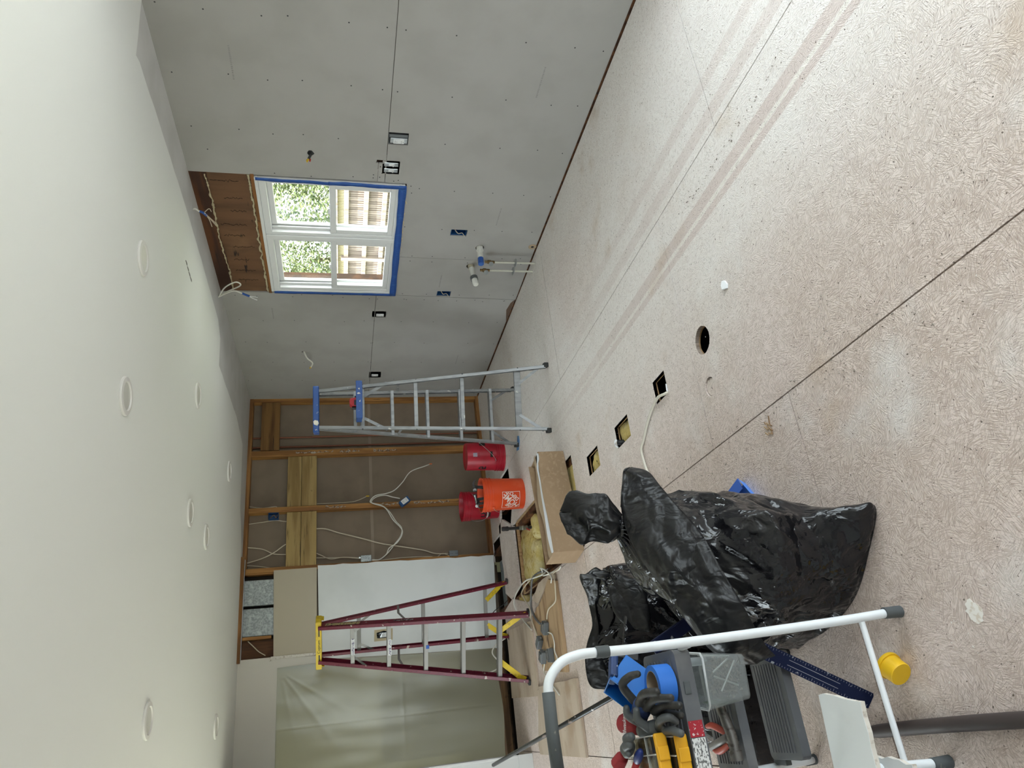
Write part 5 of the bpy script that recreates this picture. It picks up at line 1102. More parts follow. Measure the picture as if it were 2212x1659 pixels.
# gloves
M_NIT = mat('black_nitrile', (.028, .027, .025), .55, var=[(25, (.06, .055, .05), .5, .7)]); M_KNIT = mat('blue_knit', (.035, .06, .17), .85, bump=[(200, .3, .001)]); M_NITG = mat('grey_nitrile', (.075, .08, .082), .5, var=[(16, (.20, .19, .17), .62, .70, 4)]); M_CUFF = mat('red_knit_cuff', (.30, .03, .035), .85, bump=[(200, .3, .001)])
def glove(label, chains, palm, cuff, m1, m2, m_p=None):
    """chains: finger paths (with radii); palm: blob path with radii; cuff: path with radii"""
    t = thing('work_glove', label, 'glove', Vector(palm[0][0]))
    def fused(name, parts, mt):
        m = MB()
        for pts, R in parts:
            P = crom(pts, 6); n = len(P); k = len(R)-1; rr = [lerp(R[int(i/(n-1)*k*.9999)], R[int(i/(n-1)*k*.9999)+1], (i/(n-1)*k*.9999) % 1) for i in range(n)]
            P = [P[0]-(P[1]-P[0]).normalized()*rr[0]*.55]+P+[P[-1]+(P[-1]-P[-2]).normalized()*rr[-1]*.55]; rr = [rr[0]*.55]+rr+[rr[-1]*.55]
            m.tube(P, rr, 12)
        o = m.build(name, mt, t, 180)
        r = o.modifiers.new('fuse', 'REMESH'); r.mode = 'VOXEL'; r.voxel_size = .0026; r.use_smooth_shade = True
        s = o.modifiers.new('soft', 'SMOOTH'); s.factor = .5; s.iterations = 2
        return o
    fused('fingers', [(p, R) for p, R in chains], m1); fused('palm', [palm], m_p or m1); c_ = fused('cuff', [cuff], m2); return t, c_
z = zt1
def G(x, y, dz): return (x, y, z+dz)
glove('blue knit work glove with black fingers leaning over the tape roll', [([G(.0, 1.975, .088), G(.040, 1.968, .116), G(.060, 1.938, .104), G(.064, 1.915, .085)], [.012, .012, .011, .009]), ([G(-.008, 1.952, .085), G(.014, 1.895, .090), G(.016, 1.848, .070)], [.0115, .011, .0095]), ([G(-.020, 1.946, .070), G(-.002, 1.878, .069), G(-.003, 1.822, .046)], [.0115, .011, .0095]), ([G(-.031, 1.945, .050), G(-.019, 1.878, .046), G(-.023, 1.828, .024)], [.0115, .0105, .0095]), ([G(-.040, 1.950, .034), G(-.041, 1.895, .024), G(-.046, 1.855, .014)], [.011, .010, .009])], ([G(-.010, 1.955, .078), G(-.020, 1.985, .066), G(-.034, 2.022, .060)], [.022, .027, .024]), ([G(-.034, 2.022, .06), G(-.056, 2.062, .058)], [.025, .024]), M_NIT, M_KNIT, M_KNIT)
g1, cu1 = glove('grey rubber-palmed glove with red cuff, beside the blue glove on the stool', [([G(-.064, 1.968, .066), G(-.036, 1.996, .102), G(-.012, 1.988, .108)], [.012, .011, .009]), ([G(-.072, 1.950, .066), G(-.046, 1.948, .096), G(-.020, 1.934, .102)], [.012, .011, .009]), ([G(-.070, 1.930, .050), G(-.052, 1.886, .060), G(-.047, 1.860, .046), G(-.060, 1.866, .026)], [.0115, .011, .010, .009]), ([G(-.080, 1.932, .040), G(-.078, 1.876, .040), G(-.086, 1.832, .034)], [.012, .011, .010])], ([G(-.068, 1.942, .054), G(-.074, 1.975, .062), G(-.072, 2.005, .068)], [.020, .023, .020]), ([G(-.064, 2.012, .074), G(-.052, 2.072, .092)], [.022, .026]), M_NITG, M_CUFF)
glove('grey rubber-palmed glove with red cuff, lying on the clear case lid', [([G(-.10, 2.010, 0.107), G(-.088, 1.990, 0.120), G(-.083, 1.965, 0.114)], [.013, .013, .011]), ([G(-.112, 2.025, 0.102), G(-.107, 2.000, 0.122), G(-.102, 1.975, 0.120)], [.012, .012, .010]), ([G(-.12, 2.050, 0.102), G(-.125, 2.020, 0.117), G(-.124, 1.995, 0.120)], [.011, .011, .009])], ([G(-.105, 2.030, 0.102), G(-.118, 2.055, 0.102)], [.018, .020]), ([G(-.135, 2.085, 0.107), G(-.152, 2.110, 0.114)], [.018, .021]), M_NITG, M_CUFF)
vs_, fs_ = text_geo('Milwaukee', .014, .0003); Mm = Matrix.Translation((-.056, 2.022, z+.109)) @ rotz(math.radians(-20)) @ Matrix.Rotation(math.radians(42), 4, 'X'); MB().add(vs_, fs_, Mm).build('lettering', mat('white_print_cuff', (.6, .55, .55), .7), g1, None, 0, False)
# parts organisers with yellow edges
M_CLEAR = glass_mat('clear_plastic', (.82, .82, .80)); M_CASEY = mat('case_yellow', (.72, .36, .012), .4); M_CASEK = mat('case_charcoal', (.035, .035, .04), .5)
for i, (x0, y0, z0, lab) in enumerate(((-.090, 1.872, zt1, 'black and yellow parts case, lower of the two on the stool'), (-.082, 1.897, zt1+.0405, 'black and yellow parts case with clear lid, stacked on its twin'))):
    t = thing('parts_case', lab, 'tool case', (-.17, y0, z0)); Mc = Matrix.Translation((x0-.18, y0, z0)) @ rotz(.06*i)
    MB().box(.0, .178, .012, .19, .0, .030, Mc).build('tray', M_CASEK if i == 0 else mat('amber_parts', (.40, .28, .13), .6, var=[(60, (.6, .55, .4), .5, .65), (25, (.2, .13, .06), .55, .65)]), t, None, .004)
    for k in range(4): MB().box(.008+.043*k, .008+.043*k+.037, .014, .040, .0302, .0322, Mc).build('compartment', M_CASEK, t, None, .001)
    MB().box(.0, .178, .012, .19, .034, .0385, Mc).build('clear_lid', M_CLEAR, t, None, .002)
    for k in range(5): MB().box(.002+.0435*k, .005+.0435*k, .012, .19, .0325, .0392, Mc).build('rib', mat('frosted_rib', (.5, .5, .48), .4), t)
    MB().box(.0, .178, .062, .065, .0325, .0392, Mc).build('rib', mat('frosted_rib', (.5, .5, .48), .4), t)
    MB().box(-.002, .182, .0, .013, .002, .036, Mc).build('edge_band', M_CASEY, t, None, .005)
    for x in (.030, .118): MB().box(x, x+.034, -.005, .001, .004, .034, Mc).build('latch', M_CASEY, t, None, .003)
zl = zt1+.082
t = thing('screwdriver', 'screwdriver with red and blue handle lying on the clear case', 'screwdriver', (-.16, 2.0, zl)); MB().tube(crom([(-.118, 1.975, zl+.011), (-.135, 2.0, zl+.011), (-.147, 2.018, zl+.011)], 4), [.006, .009, .011, .012, .012, .012, .011, .010, .008], 10).build('handle', mat('blue_handle', (.015, .03, .16), .35), t, 180)
MB().tube([(-.146, 2.016, zl+.011), (-.20, 2.09, zl+.012)], [.009, .011], 10).build('handle_sleeve', mat('red_handle', (.40, .03, .035), .4), t, 180)
# clear bin of screws, pliers and hammer on the middle tread
zt2 = .4655
def bin_mat():
    m = bpy.data.materials.new('cloudy_plastic'); m.use_nodes = True; nt = m.node_tree; nt.nodes.clear(); L = nt.links.new; out = node(nt, 'ShaderNodeOutputMaterial')
    a = node(nt, 'ShaderNodeBsdfTransparent'); a.inputs[0].default_value = (.85, .87, .87, 1); b = node(nt, 'ShaderNodeBsdfPrincipled'); b.inputs['Base Color'].default_value = (.55, .57, .57, 1); b.inputs['Roughness'].default_value = .3
    mx = node(nt, 'ShaderNodeMixShader'); mx.inputs[0].default_value = .20; L(a.outputs[0], mx.inputs[1]); L(b.outputs[0], mx.inputs[2]); L(mx.outputs[0], out.inputs[0]); m.diffuse_color = (.6, .6, .6, .5); return m
t = thing('screw_bin', 'cloudy clear plastic bin of long screws on the middle tread', 'bin', (.035, 2.02, zt2)); Mb = Matrix.Translation((.035, 2.0, zt2)) @ rotz(-.12)
def frus(s): return [(-.060*s, -.085*s), (.060*s, -.085*s), (.072*s, -.075*s), (.072*s, .075*s), (.060*s, .085*s), (-.060*s, .085*s), (-.072*s, .075*s), (-.072*s, -.075*s)]
m = MB(); a = frus(.80); b = frus(1.0); ai = frus(.775); bi = frus(.965); n = 8
vs_ = [(x, y, 0) for x, y in a]+[(x, y, .135) for x, y in b]+[(x, y, .135) for x, y in bi]+[(x, y, .003) for x, y in ai]
fs_ = [tuple(range(n))]+[(i, (i+1) % n, n+(i+1) % n, n+i) for i in range(n)]+[(n+i, n+(i+1) % n, 2*n+(i+1) % n, 2*n+i) for i in range(n)]+[(2*n+i, 2*n+(i+1) % n, 3*n+(i+1) % n, 3*n+i) for i in range(n)]+[tuple(range(3*n, 4*n))]
m.add(vs_, fs_, Mb).build('shell', bin_mat(), t, None, .002)
MB().tube([Mb @ Vector((x, y, .134)) for x, y in frus(.985)], .0035, 8, True, True).build('rim', mat('frosted_rim', (.50, .52, .52), .35), t, 60)
MB().box(-.0585, -.0570, -.05, .05, .03, .095, Mb @ Matrix.Rotation(-.10, 4, 'Y')).build('green_label', mat('green_label', (.03, .075, .02), .5, var=[(60, (.4, .42, .4), .62, .66, 1)]), t)
m = MB(); rs = random.Random(4)
for i in range(150):
    q = Vector((rs.uniform(-.045, .045), rs.uniform(-.055, .055), rs.uniform(.008, .055))); a_ = Vector((rs.gauss(0, 1), rs.gauss(0, 1), rs.gauss(0, .45))).normalized(); l = rs.uniform(.015, .03)
    p0 = Mb @ (q-a_*l*.5); p1 = Mb @ (q+a_*l*.5); m.tube([p0, p1], [.0016, .0012], 5); m.tube([p0, p0+(p0-p1).normalized()*.0025], [.002, .004], 6)
sc_ = m.build('screws', mat('zinc_screw', (.22, .20, .16), .45, .8), t); sc_['kind'] = 'stuff'
for (q0, q1) in (((.045, -.066, .03), (-.03, -.068, .085)), ((.02, -.066, .10), (.05, -.066, .05)), ((-.02, -.066, .03), (.01, -.068, .10)), ((.055, -.04, .03), (.06, .03, .09))): MB().tube([Mb @ Vector(q0), Mb @ Vector(q1)], .0026, 7).build('long_screw', mat('pale_screw', (.45, .45, .43), .4, .6), t, 40)
t = thing('pliers', 'linesman pliers with red-orange handles on the middle tread', 'pliers', (-.12, 2.12, zt2)); M_ORH = mat('orange_red_grip', (.42, .055, .03), .45)
for s in (-1, 1):
    MB().tube(crom([(-.128+.010*s, 2.095, zt2+.012), (-.128+.026*s, 2.135, zt2+.014), (-.126+.034*s, 2.18, zt2+.013), (-.120+.026*s, 2.215, zt2+.012)], 5), [.007+.003*math.sin(i/15*math.pi) for i in range(16)], 10).build('handle', M_ORH, t, 180)
MB().prism([(-.150, 2.095), (-.108, 2.095), (-.112, 2.07), (-.122, 2.048), (-.134, 2.048), (-.146, 2.07)], [], zt2+.004, zt2+.020, 'z').build('jaws', mat('dark_steel', (.05, .05, .048), .45, .7), t, None, .003); MB().cyl((-.129, 2.086, zt2+.018), (-.129, 2.086, zt2+.024), .010, n=14).build('pivot', M_STEEL, t, 40)
t = thing('hammer', 'old claw hammer with forged grey head lying on the middle tread', 'hammer', (-.13, 2.06, zt2)); M_OLDST = mat('old_forged_steel', (.17, .16, .15), .5, .7, var=[(20, (.36, .34, .31), .58, .68, 4), (60, (.09, .08, .07), .5, .65)])
m = MB(); pts = crom([(.010, 2.095, zt2+.020), (-.030, 2.078, zt2+.028), (-.075, 2.064, zt2+.026), (-.12, 2.058, zt2+.020), (-.160, 2.056, zt2+.020)], 5)
m.tube(pts, [.006+.009*sstep(0, .6, i/(len(pts)-1)) for i in range(len(pts))], 10); m.tube([(-.155, 2.056, zt2+.020), (-.182, 2.056, zt2+.020)], [.0185, .0185], 14); m.tube(crom([(.012, 2.116, zt2+.016), (-.028, 2.095, zt2+.026), (-.07, 2.072, zt2+.026)], 5), [.005, .005, .006, .007, .008, .009, .010, .010, .010, .011, .011], 8)
m.build('head', M_OLDST, t, 50); MB().tube([(-.118, 2.065, zt2+.020), (-.150, 2.21, zt2+.016)], [.011, .012], 10).build('handle', mat('grey_tool_handle', (.18, .17, .16), .5, .4), t, 180)
# ---------------------------------------------------------------- T-square through the stool and against the bag
M_NAVY = mat('navy_anodised', (.008, .014, .055), .35, .5, var=[(45, (.35, .37, .42), .70, .73, 1)])
t = thing('drywall_square', 'navy metal drywall square propped through the stool against the bags', 'square', (-.08, 2.06, 0))
p0 = V(-.080, 2.060, .006); p1 = V(.064, 2.10, .241); dr = (p1-p0).normalized(); p2 = p1+dr*.24
MB().bar(p0, p2, .048, .0022, CAM_F*-1+V(.2, 0, .4)).build('blade', M_NAVY, t)
m = MB(); q0, q1 = p0+dr*.10, p0+dr*.26
xx, yy, _ = frame_from(dr, CAM_F*-1+V(.2, 0, .4))
for s in (-1, 1): MB().bar(q0+xx*.008*s+yy*.0013, q1+xx*.008*s+yy*.0013, .0012, .0006, CAM_F*-1+V(.2, 0, .4)).build('slot_outline', mat('silver_mark', (.42, .44, .5), .5), t)
m = MB()
for i in range(46):
    for s in (-1, 1):
        q = p0+dr*(.008+.0085*i)+xx*.0215*s+yy*.0013; m.bar(q, q+xx*(-.004 if i % 4 else -.008)*s, .0008, .0004, yy)
o_ = m.build('graduations', MATS['silver_mark'], t); o_['kind'] = 'stuff'
t2 = MB().bar(V(.148, 2.30, .57), V(.225, 2.30, .405), .045, .010, CAM_F*-1).build('square_head', M_NAVY, t, None, .002)
# ---------------------------------------------------------------- floor items near the viewer
t = thing('paint_cup', 'small yellow plastic cup lying on its side under the stool bar', 'cup', (.0, 1.87, 0)); My = Matrix.Translation((.014, 1.900, .0395)) @ Vector((-.45, -.62, -.02)).to_track_quat('Z', 'Y').to_matrix().to_4x4(); M_CAPY = mat('cap_yellow', (.78, .47, .015), .45)
MB().lathe([(0, .052), (.0315, .052), (.033, .050), (.034, .011), (.0385, .011), (.039, .002), (.038, 0), (.034, 0), (.032, .004), (.031, .048), (0, .048)], 40, My).build('cup', M_CAPY, t, 35)
t = thing('wooden_handle', 'dark wooden tool handle lying on the floor by the stool', 'tool handle', (-.15, 1.8, 0)); hp = crom([(-.165, 2.14, .017), (-.160, 2.05, .018), (-.150, 1.85, .019), (-.142, 1.62, .020), (-.138, 1.40, .020), (-.14, 1.20, .020)], 6)
MB().tube(hp, [.010+.009*sstep(0, .25, i/(len(hp)-1)) for i in range(len(hp))], 14).build('shaft', mat('dark_stained_wood', (.055, .042, .040), .6, var=[(12, (.10, .075, .06), .55, .7, 4, (1, .1, 1))]), t, 180)
M_OFF = mat('white_drywall_face', (.70, .72, .72), .8, var=[(5, (.64, .65, .65), .5, .7)])
def offcut(label, poly, z0, z1, stack=None):
    t = thing('drywall_offcut', label, 'drywall piece', (poly[0][0], poly[0][1], z0), 'drywall offcuts at the frame edge')
    MB().prism(poly, [], z0+.0006, z1, 'z').build('core', M_GYPCORE, t); MB().prism(poly, [], z1, z1+.0012, 'z').build('face_paper', M_OFF, t); return t
offcut('white drywall strip at the picture edge, overlapping the square', rag((-.036, 1.812), (-.062, 1.655), 8, .004)+rag((-.062, 1.655), (-.60, 1.69), 16, .002)+[(-.60, 1.86), (-.3, 1.84)], .329, .3415)
offcut('white drywall piece with torn end under the strip', [(-.196, 1.865)]+rag((-.196, 1.865), (-.218, 1.70), 8, .006)+[(-.60, 1.72), (-.60, 1.90)], .188, .2005)
t = thing('drywall_stack', 'pile of drywall offcuts holding up the white strips', 'drywall pile', (-.47, 1.78, 0))
for i in range(14): MB().box(-.60+random.uniform(-.02, .02), -.33+random.uniform(-.01, .01), 1.69, 1.88+random.uniform(-.02, .02), .0135*i, .0135*i+.0128).build('offcut', M_OFF, t)
for i in range(9): MB().box(-.60+random.uniform(-.02, .01), -.36+random.uniform(-.01, .01), 1.70, 1.85+random.uniform(-.02, .01), .2025+.0136*i, .2025+.0136*i+.013).build('offcut', M_OFF, t)
t = thing('dustpan', 'blue plastic dustpan half hidden behind the black bag', 'dustpan', (.66, 2.45, 0)); M_DUST = mat('dustpan_blue', (.035, .12, .50), .45)
MB().prism([(.725, 2.425), (.60, 2.335), (.56, 2.60), (.66, 2.66)], [], .004, .008, 'z').build('pan', M_DUST, t, None, .002); MB().bar(V(.728, 2.43, .005), V(.600, 2.333, .005), .003, .055, V(.3, -.5, 1)).build('lip', mat('dustpan_light', (.085, .24, .72), .45), t, None, .001); MB().bar(V(.725, 2.43, .022), V(.655, 2.665, .030), .004, .05, V(1, .3, 0)).build('side_wall', M_DUST, t, None, .001)
pp = thing('extension_pole', 'black paint-splattered extension pole leaning low against the far partition', 'pole', (.12, 3.62, 0))
MB().tube([(.118, 3.62, .017), (-.34, 6.42, .365)], .0150, 14).build('pole', mat('black_splattered_pole', (.012, .012, .014), .25, var=[(32, (.45, .42, .40), .665, .70, 4, (1, .35, 1)), (16, (.16, .12, .10), .60, .66, 3, (1, .4, 1))]), pp, 180)
t = thing('bag_clip', 'small white plastic clip lying on the big black bag', 'clip', (.36, 1.94, .12)); Mk = Matrix.Translation((.352, 1.915, .118)) @ Vector((.35, .6, .55)).to_track_quat('Z', 'Y').to_matrix().to_4x4(); MB().box(-.005, .005, -.013, .013, 0, .005, Mk).build('body', mat('clip_cream', (.55, .50, .42), .5), t, None, .002)
# ---------------------------------------------------------------- boards, cables, insulation at the broken floor
M_INS = mat('fibreglass_wool', (.52, .40, .14), .95, var=[(9, (.62, .53, .28), .42, .62, 5), (22, (.36, .24, .06), .58, .7, 4)], bump=[(40, .7, .012), (120, .4, .004)])
def batt(label, poly, z0, z1, seed, n=40):
    """fluffy slab over a rough outline"""
    t = thing('insulation_batt', label, 'insulation', (sum(p[0] for p in poly)/len(poly), sum(p[1] for p in poly)/len(poly), z0)); P = crom([(x, y, 0) for x, y in poly], 8, True); c = sum(P, Vector())/len(P); m = MB(); k = len(P)
    prof = ((1.0, z0), (1.04, lerp(z0, z1, .5)), (.98, lerp(z0, z1, .85)), (.8, z1), (.5, z1+.008), (.2, z1+.01), (.02, z1+.01))
    for s, z_ in prof:
        for p in P:
            q = c+(p-c)*s; q.z = z_; nn = noise.noise(q*14+Vector((seed, 0, 0))); q += (p-c).normalized()*nn*.02; q.z += noise.noise(q*22+Vector((0, seed, 0)))*.014*(s < 1); m.v.append(q)
    for j in range(len(prof)-1):
        for i in range(k): m.f.append((j*k+i, j*k+(i+1) % k, (j+1)*k+(i+1) % k, (j+1)*k+i))
    m.f.append(tuple(range(k-1, -1, -1))); m.build('wool', M_INS, t, 180); return t
batt('big torn yellow insulation piece in the broken floor', [(1.50, 6.24), (1.50, 6.0), (1.42, 5.80), (1.30, 5.72), (1.17, 5.74), (1.05, 5.84), (1.0, 6.05), (1.04, 6.24), (1.25, 6.27)], -.20, -.03, 1)
batt('yellow insulation lump behind the black gas pipe', [(1.50, 5.74), (1.49, 5.60), (1.40, 5.57), (1.31, 5.60), (1.32, 5.72), (1.42, 5.76)], -.20, -.015, 2)
batt('yellow insulation strip showing along the front of the box', [(1.57, 4.45), (1.57, 4.68), (.97, 4.66), (.965, 4.445)], -.16, -.025, 3)
batt('yellow insulation filling the square hole nearest the box', [(1.33, 3.92), (1.45, 3.92), (1.45, 4.128), (1.33, 4.128)], -.16, -.032, 4)
batt('yellow insulation filling the square hole with the paper scrap', [(1.318, 3.40), (1.44, 3.40), (1.44, 3.598), (1.318, 3.598)], -.16, -.030, 5)
batt('yellow insulation under the near end of the broken boards', [(1.02, 6.42), (.93, 6.60), (.86, 6.45), (.84, 6.25), (.95, 6.22)], -.18, -.03, 6)
M_PLY = mat('old_floor_board', (.47, .38, .30), .75, var=[(6, (.40, .31, .235), .42, .62, 5, (.2, 1, 1)), (50, (.14, .10, .07), .68, .72, 3), (3, (.36, .26, .18), .55, .7)]); M_SPLIT = mat('split_board', (.40, .27, .155), .85, var=[(10, (.25, .15, .08), .45, .6, 6, (.15, 1, 1)), (26, (.10, .06, .035), .66, .72, 4, (.2, 1, 1))], bump=[(20, .6, .01, (.15, 1, 1))])
def board(name, label, poly, z0, z1, mt, hgt=0, seed=0):
    t = MB().prism(poly, [], z0, z1, 'z').build(name, mt, None, None, .002); tag(t, label, 'board'); return t
board('floor_board', 'square plywood offcut lying in front of the plastic sheet', rag((-.297, 4.985), (.183, 4.965), 10, .003)+rag((.183, 4.965), (.190, 6.02), 12, .003)+rag((.190, 6.02), (-.292, 6.25), 8, .006)+[(-.30, 6.2)], .0015, .0205, M_PLY)
board('split_plank', 'splintered plank with metal boxes lying on it', rag((.235, 5.15), (.86, 5.13), 14, .008)+rag((.86, 5.13), (.90, 5.30), 4, .008)+rag((.90, 5.30), (.78, 5.62), 5, .01)+rag((.78, 5.62), (.72, 5.92), 5, .012)+rag((.72, 5.92), (.23, 5.74), 8, .006), .0015, .028, M_SPLIT)
board('floor_board', 'loose floor board under the feet of the red ladder', rag((.12, 6.03), (.70, 6.03), 8, .004)+rag((.70, 6.03), (.74, 7.05), 10, .005)+[(.15, 7.05)], .0012, .0195, M_PLY)
board('split_plank', 'short splintered board end beside the open floor', [(.88, 5.15), (.935, 5.15), (.935, 5.62), (.84, 5.88), (.79, 5.70), (.91, 5.32)], .0012, .0195, M_PLY)
t = thing('gas_pipe', 'black iron pipe stub with valve standing in the broken floor', 'pipe', (1.41, 5.75, -.2)); gx, gy = 1.408, 5.70; M_IRON = mat('black_iron', (.022, .019, .018), .5, .4)
MB().cyl((gx, gy, -.20), (gx, gy, .20), .0135, n=16).build('pipe', M_IRON, t, 40); MB().lathe([(.0135, .185), (.019, .188), (.020, .20), (.018, .215), (.0195, .23), (.017, .243), (0, .245)], 16, Matrix.Translation((gx, gy, .008))).build('cap', M_IRON, t, 40)
MB().lathe([(.0135, .03), (.019, .032), (.019, .048), (.015, .052), (.021, .06), (.021, .076), (.015, .084), (.019, .088), (.019, .104), (.0135, .106)], 16, Matrix.Translation((gx, gy, 0))).build('valve', mat('grey_brass', (.17, .16, .12), .5, .7), t, 40); MB().bar((gx-.01, gy-.015, .045), (gx-.035, gy-.045, .025), .012, .005).build('lever', mat('red_lever', (.25, .02, .015), .5), t, None, .002)
# grey duct seen in the gap at the wall foot
t = thing('floor_duct', 'grey metal duct lying in the gap at the foot of the white panel', 'duct', (1.2, 7.08, -.2)); MB().box(.92, 1.44, 7.035, 7.215, -.20, -.035).build('duct', mat('dull_grey_duct', (.13, .15, .15), .6, .5, var=[(7, (.22, .24, .24), .45, .65), (30, (.07, .075, .07), .55, .7)]), t, None, .004)
# cables on the floor
cable('extension_cable', [(1.005, 5.43, -.02), (.965, 5.424, .03), (.982, 5.647, .045), (1.007, 5.883, .05), (.994, 6.158, .05), (.948, 6.388, .045), (.898, 6.457, .04), (.829, 6.408, .03), (.743, 6.251, .026), (.66, 6.065, .026), (.625, 5.99, .026)], .0062, M_NMW, 'long white cable arching over the insulation to the red ladder foot')
cable('extension_cable', [(.991, 5.80, .04), (.974, 5.974, .045), (.943, 6.106, .045), (.888, 6.077, .035), (.815, 5.984, .028), (.76, 5.94, .030), (.713, 5.946, .033), (.657, 5.887, .033), (.60, 5.839, .033), (.56, 5.80, .036)], .0055, M_NM, 'thinner cream cable inside the white arch, ending at the metal boxes')
cable('extension_cable', [(1.02, 5.50, -.06), (1.004, 5.601, .03), (.976, 5.702, .045), (.919, 5.784, .04), (.851, 5.856, .034), (.782, 5.874, .035), (.718, 5.82, .036), (.68, 5.771, .036), (.63, 5.66, .037)], .0085, M_NMG, 'thick dark grey cable running to the metal boxes')
cable('extension_cable', [(.93, 5.03, .008), (.912, 5.134, .03), (.847, 5.097, .037), (.782, 5.117, .036), (.725, 5.14, .036), (.707, 5.227, .036), (.697, 5.349, .036), (.666, 5.41, .037), (.632, 5.43, .04)], .0055, M_NM, 'cream cable lying along the edge of the splintered plank')
cable('extension_cable', [(.560, 5.48, .04), (.549, 5.50, .036), (.519, 5.368, .036), (.48, 5.331, .036), (.44, 5.323, .036), (.407, 5.341, .036), (.378, 5.328, .036), (.348, 5.301, .036), (.30, 5.30, .036)], .0045, M_NMW, 'white cable curling past the nearest metal box')
cable('extension_cable', [(.345, 5.66, .036), (.29, 5.72, .034), (.25, 5.68, .035), (.20, 5.62, .020), (.15, 5.50, .027), (.10, 5.40, .027)], .0045, M_NMW, 'white cable leaving the leftmost metal box')
cable('extension_cable', [(.935, 4.99, .008), (.925, 5.06, .008), (.928, 5.15, .027), (.945, 5.36, .034), (.974, 5.47, .02), (.985, 5.418, .03), (.994, 5.366, .05), (1.006, 5.39, .05), (.982, 5.311, .045), (.934, 5.215, .04), (.89, 5.16, .04), (.86, 5.20, .036)], .0058, M_NMW, 'knotted white cable beside the end of the cardboard box')
cable('floor_cable', [(1.40, 2.95, -.12), (1.345, 2.89, -.02), (1.330, 2.893, .015), (1.340, 2.955, .020), (1.33, 3.051, .009), (1.282, 3.15, .0085), (1.224, 3.231, .0085), (1.192, 3.281, .0085), (1.127, 3.281, .0085), (1.05, 3.256, .0085), (.956, 3.181, .0085), (.863, 3.079, .0085), (.74, 2.98, .0085), (.64, 2.95, .0085)], .0075, mat('ivory_cable', (.62, .58, .50), .5), 'ivory cable coming out of the square floor hole')
cable('low_voltage_cable', [(1.02, 6.95, -.02), (.98, 6.93, .03), (.93, 6.96, .12), (.885, 7.05, .16), (.88, 7.16, .20), (.90, 7.25, .22)], .0035, M_BLK, 'thin black cable hanging at the foot of the white panel')
cable('low_voltage_cable', [(.68, 7.02, .026), (.63, 7.05, .12), (.56, 7.06, .16), (.47, 7.07, .10), (.42, 7.10, .12), (.39, 7.20, .22), (.385, 7.285, .26)], .0065, M_NMW, 'white loop of cable behind the red ladder by the plastic')
def steelbox(label, c, yaw, tilt, face, m_=None):
    t = thing('metal_outlet_box', label, 'outlet box', (c[0], c[1], c[2])); B = Matrix.Translation(c) @ rotz(yaw) @ Matrix.Rotation(tilt, 4, 'X')
    MB().box(-.028, .028, -.048, .048, 0, .042, B).build('box_shell', M_GREYBOX, t, None, .004)
    for s in (-1, 1): MB().box(-.010, .010, .0478*s-.004, .0478*s+.006*s, .006, .022, B).build('clamp', M_METAL, t, None, .002)
    if face:
        MB().box(-.024, .024, -.036, .036, .042, .052, B).build('receptacle', mat('grey_receptacle', (.12, .12, .115), .5), t, None, .003)
        for dy in (-.018, .018):
            for dx in (-.006, .006): MB().box(dx-.0012, dx+.0012, dy-.005, dy+.005, .0515, .0526, B).build('slot', M_BLK, t)
            MB().cyl(B @ Vector((0, dy-.010, .0515)), B @ Vector((0, dy-.010, .0526)), .0025, n=8).build('slot', M_BLK, t, 40)
    return t
steelbox('grey outlet box with a brown receptacle, nearest the cardboard box', (.575, 5.47, .029), 1.1, .0, True); steelbox('grey metal box, second along the plank', (.495, 5.70, .029), .6, .0, False)
steelbox('grey outlet box nearest the white stool handle', (.375, 5.42, .029), 1.5, .0, True); steelbox('grey metal box, leftmost on the plank', (.385, 5.635, .029), .95, .0, True)
# loose paper, splinters and small debris
t = thing('paper_scrap', 'white crumpled scrap on the open floor beyond the round hole', 'scrap', (1.503, 2.208, 0)); MB().prism([(-.022, -.012), (-.006, -.02), (.016, -.012), (.024, .004), (.006, .016), (-.014, .014)], [], 0.002, .010, 'z', Matrix.Translation((1.503, 2.205, 0)) @ Matrix.Rotation(.25, 4, 'X')).build('scrap', mat('white_paper', (.75, .76, .78), .8), t, None, .002)
t = thing('paper_scrap', 'curled white paper at the edge of the insulated square hole', 'scrap', (1.33, 3.59, 0)); MB().grid(lambda u, v: (1.315+.045*u+.01*math.sin(v*4), 3.60-.028*v, .004+.026*math.sin(u*3.0)*(.5+.5*v)), 10, 4).build('scrap', MATS['white_paper'], t, 180, 0, True, .001)
t = thing('pipe_fitting', 'dark pipe stub inside the insulated square hole', 'fitting', (1.335, 3.56, -.05)); MB().cyl((1.335, 3.555, -.06), (1.338, 3.565, .012), .016, n=16).build('stub', M_BLK, t, 40)
t = thing('paper_scrap', 'white foil label stuck on the rim of the cable hole', 'scrap', (1.345, 2.87, -.01)); MB().prism([(1.333, -.03), (1.375, -.022), (1.378, .004), (1.34, .008)], [], 2.8775, 2.879, 'y').build('scrap', MATS['white_paper'], t)
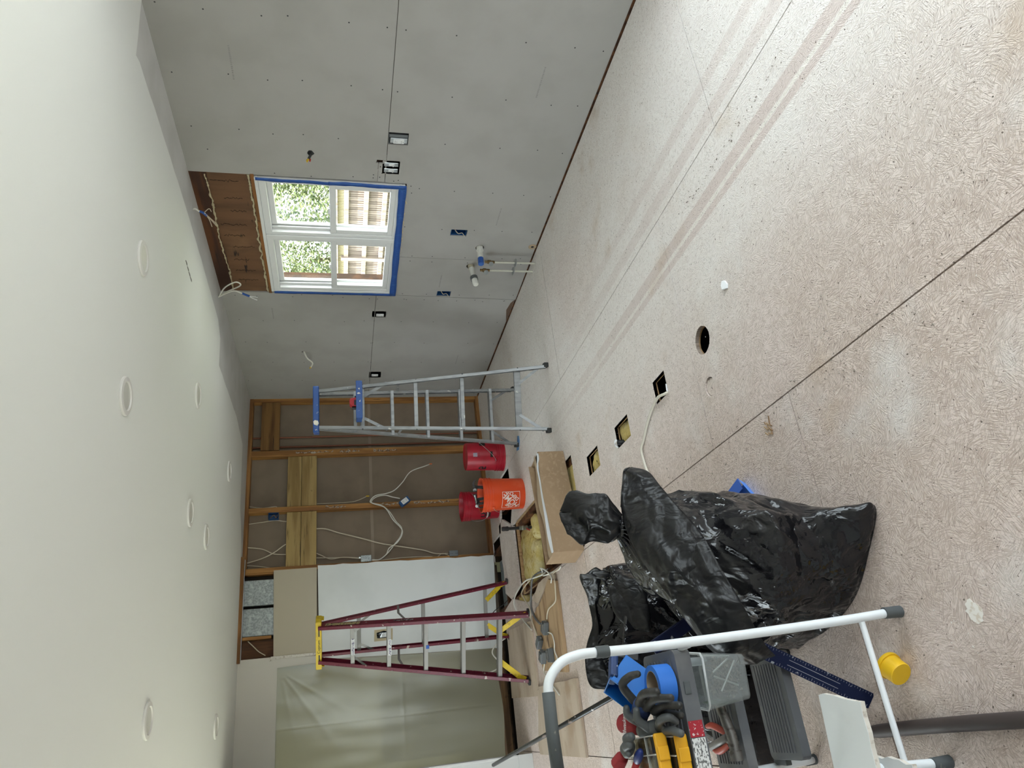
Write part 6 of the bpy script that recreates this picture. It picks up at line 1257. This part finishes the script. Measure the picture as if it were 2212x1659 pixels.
t = thing('tape_scrap', 'blue tape scrap on the floor under the aluminium ladder', 'scrap', (2.185, 5.73, 0)); MB().prism([(2.13, 5.78), (2.19, 5.72), (2.24, 5.72), (2.26, 5.77), (2.20, 5.82), (2.15, 5.86)], [], .0005, .003, 'z').build('scrap', mat('pale_blue_tape', (.12, .30, .58), .6), t)
t = thing('wood_splinter', 'pale torn splinter lifted from the board edge on the open floor', 'splinter', (.854, 2.174, 0)); m = MB(); rs = random.Random(9)
for i in range(9): q = V(.83+.05*i/9+rs.uniform(-.01, .01), 2.15+.05*rs.random(), .003); m.bar(q, q+V(rs.uniform(.01, .035), rs.uniform(-.02, .03), rs.uniform(0, .008)), .004, .003)
m.build('splinters', M_SPLIT, t)
m = MB(); rs = random.Random(21)
def chip(x, y, s): 
    a = rs.uniform(0, 3.14); q = V(x, y, .001+s*.2); m.bar(q, q+V(math.cos(a), math.sin(a), rs.uniform(-.05, .3))*s, s*.35, s*.3)
for i in range(420):
    x, y = rs.uniform(.1, 2.9), rs.uniform(1.3, 4.3); chip(x, y, rs.uniform(.002, .0055))
for i in range(150): y = rs.uniform(1.35, 4.4); chip(.90+rs.gauss(0, .05), y, rs.uniform(.003, .009))
for i in range(60): chip(2.02+rs.gauss(0, .012), rs.uniform(1.5, 2.4), rs.uniform(.003, .009))
for i in range(60): chip(1.0+rs.gauss(0, .12), 1.75+rs.gauss(0, .10), rs.uniform(.002, .006))
ch = m.build('floor_debris', mat('dark_wood_crumbs', (.12, .09, .07), .9, var=[(300, (.5, .45, .4), .5, .52, 0)])); tag(ch, 'scattered wood crumbs and splinters across the open subfloor', 'debris'); ch['kind'] = 'stuff'
m = MB()
for i in range(130): chip(rs.uniform(.0, 1.6), rs.uniform(1.2, 3.0), rs.uniform(.003, .006))
ch = m.build('plaster_crumbs', mat('plaster_crumb', (.72, .68, .63), .9)); tag(ch, 'pale plaster crumbs scattered on the near subfloor', 'debris'); ch['kind'] = 'stuff'
t = thing('plaster_smear', 'dried white plaster smear on the near floor at the lower right', 'stain', (.11, 1.56, 0)); P_ = circ(.109, 1.575, .026, 22, .007); MB().prism(P_, [], .0002, .0012, 'z').build('smear', mat('plaster_smear', (.80, .76, .72), .9, var=[(60, (.66, .58, .50), .48, .6)]), t)
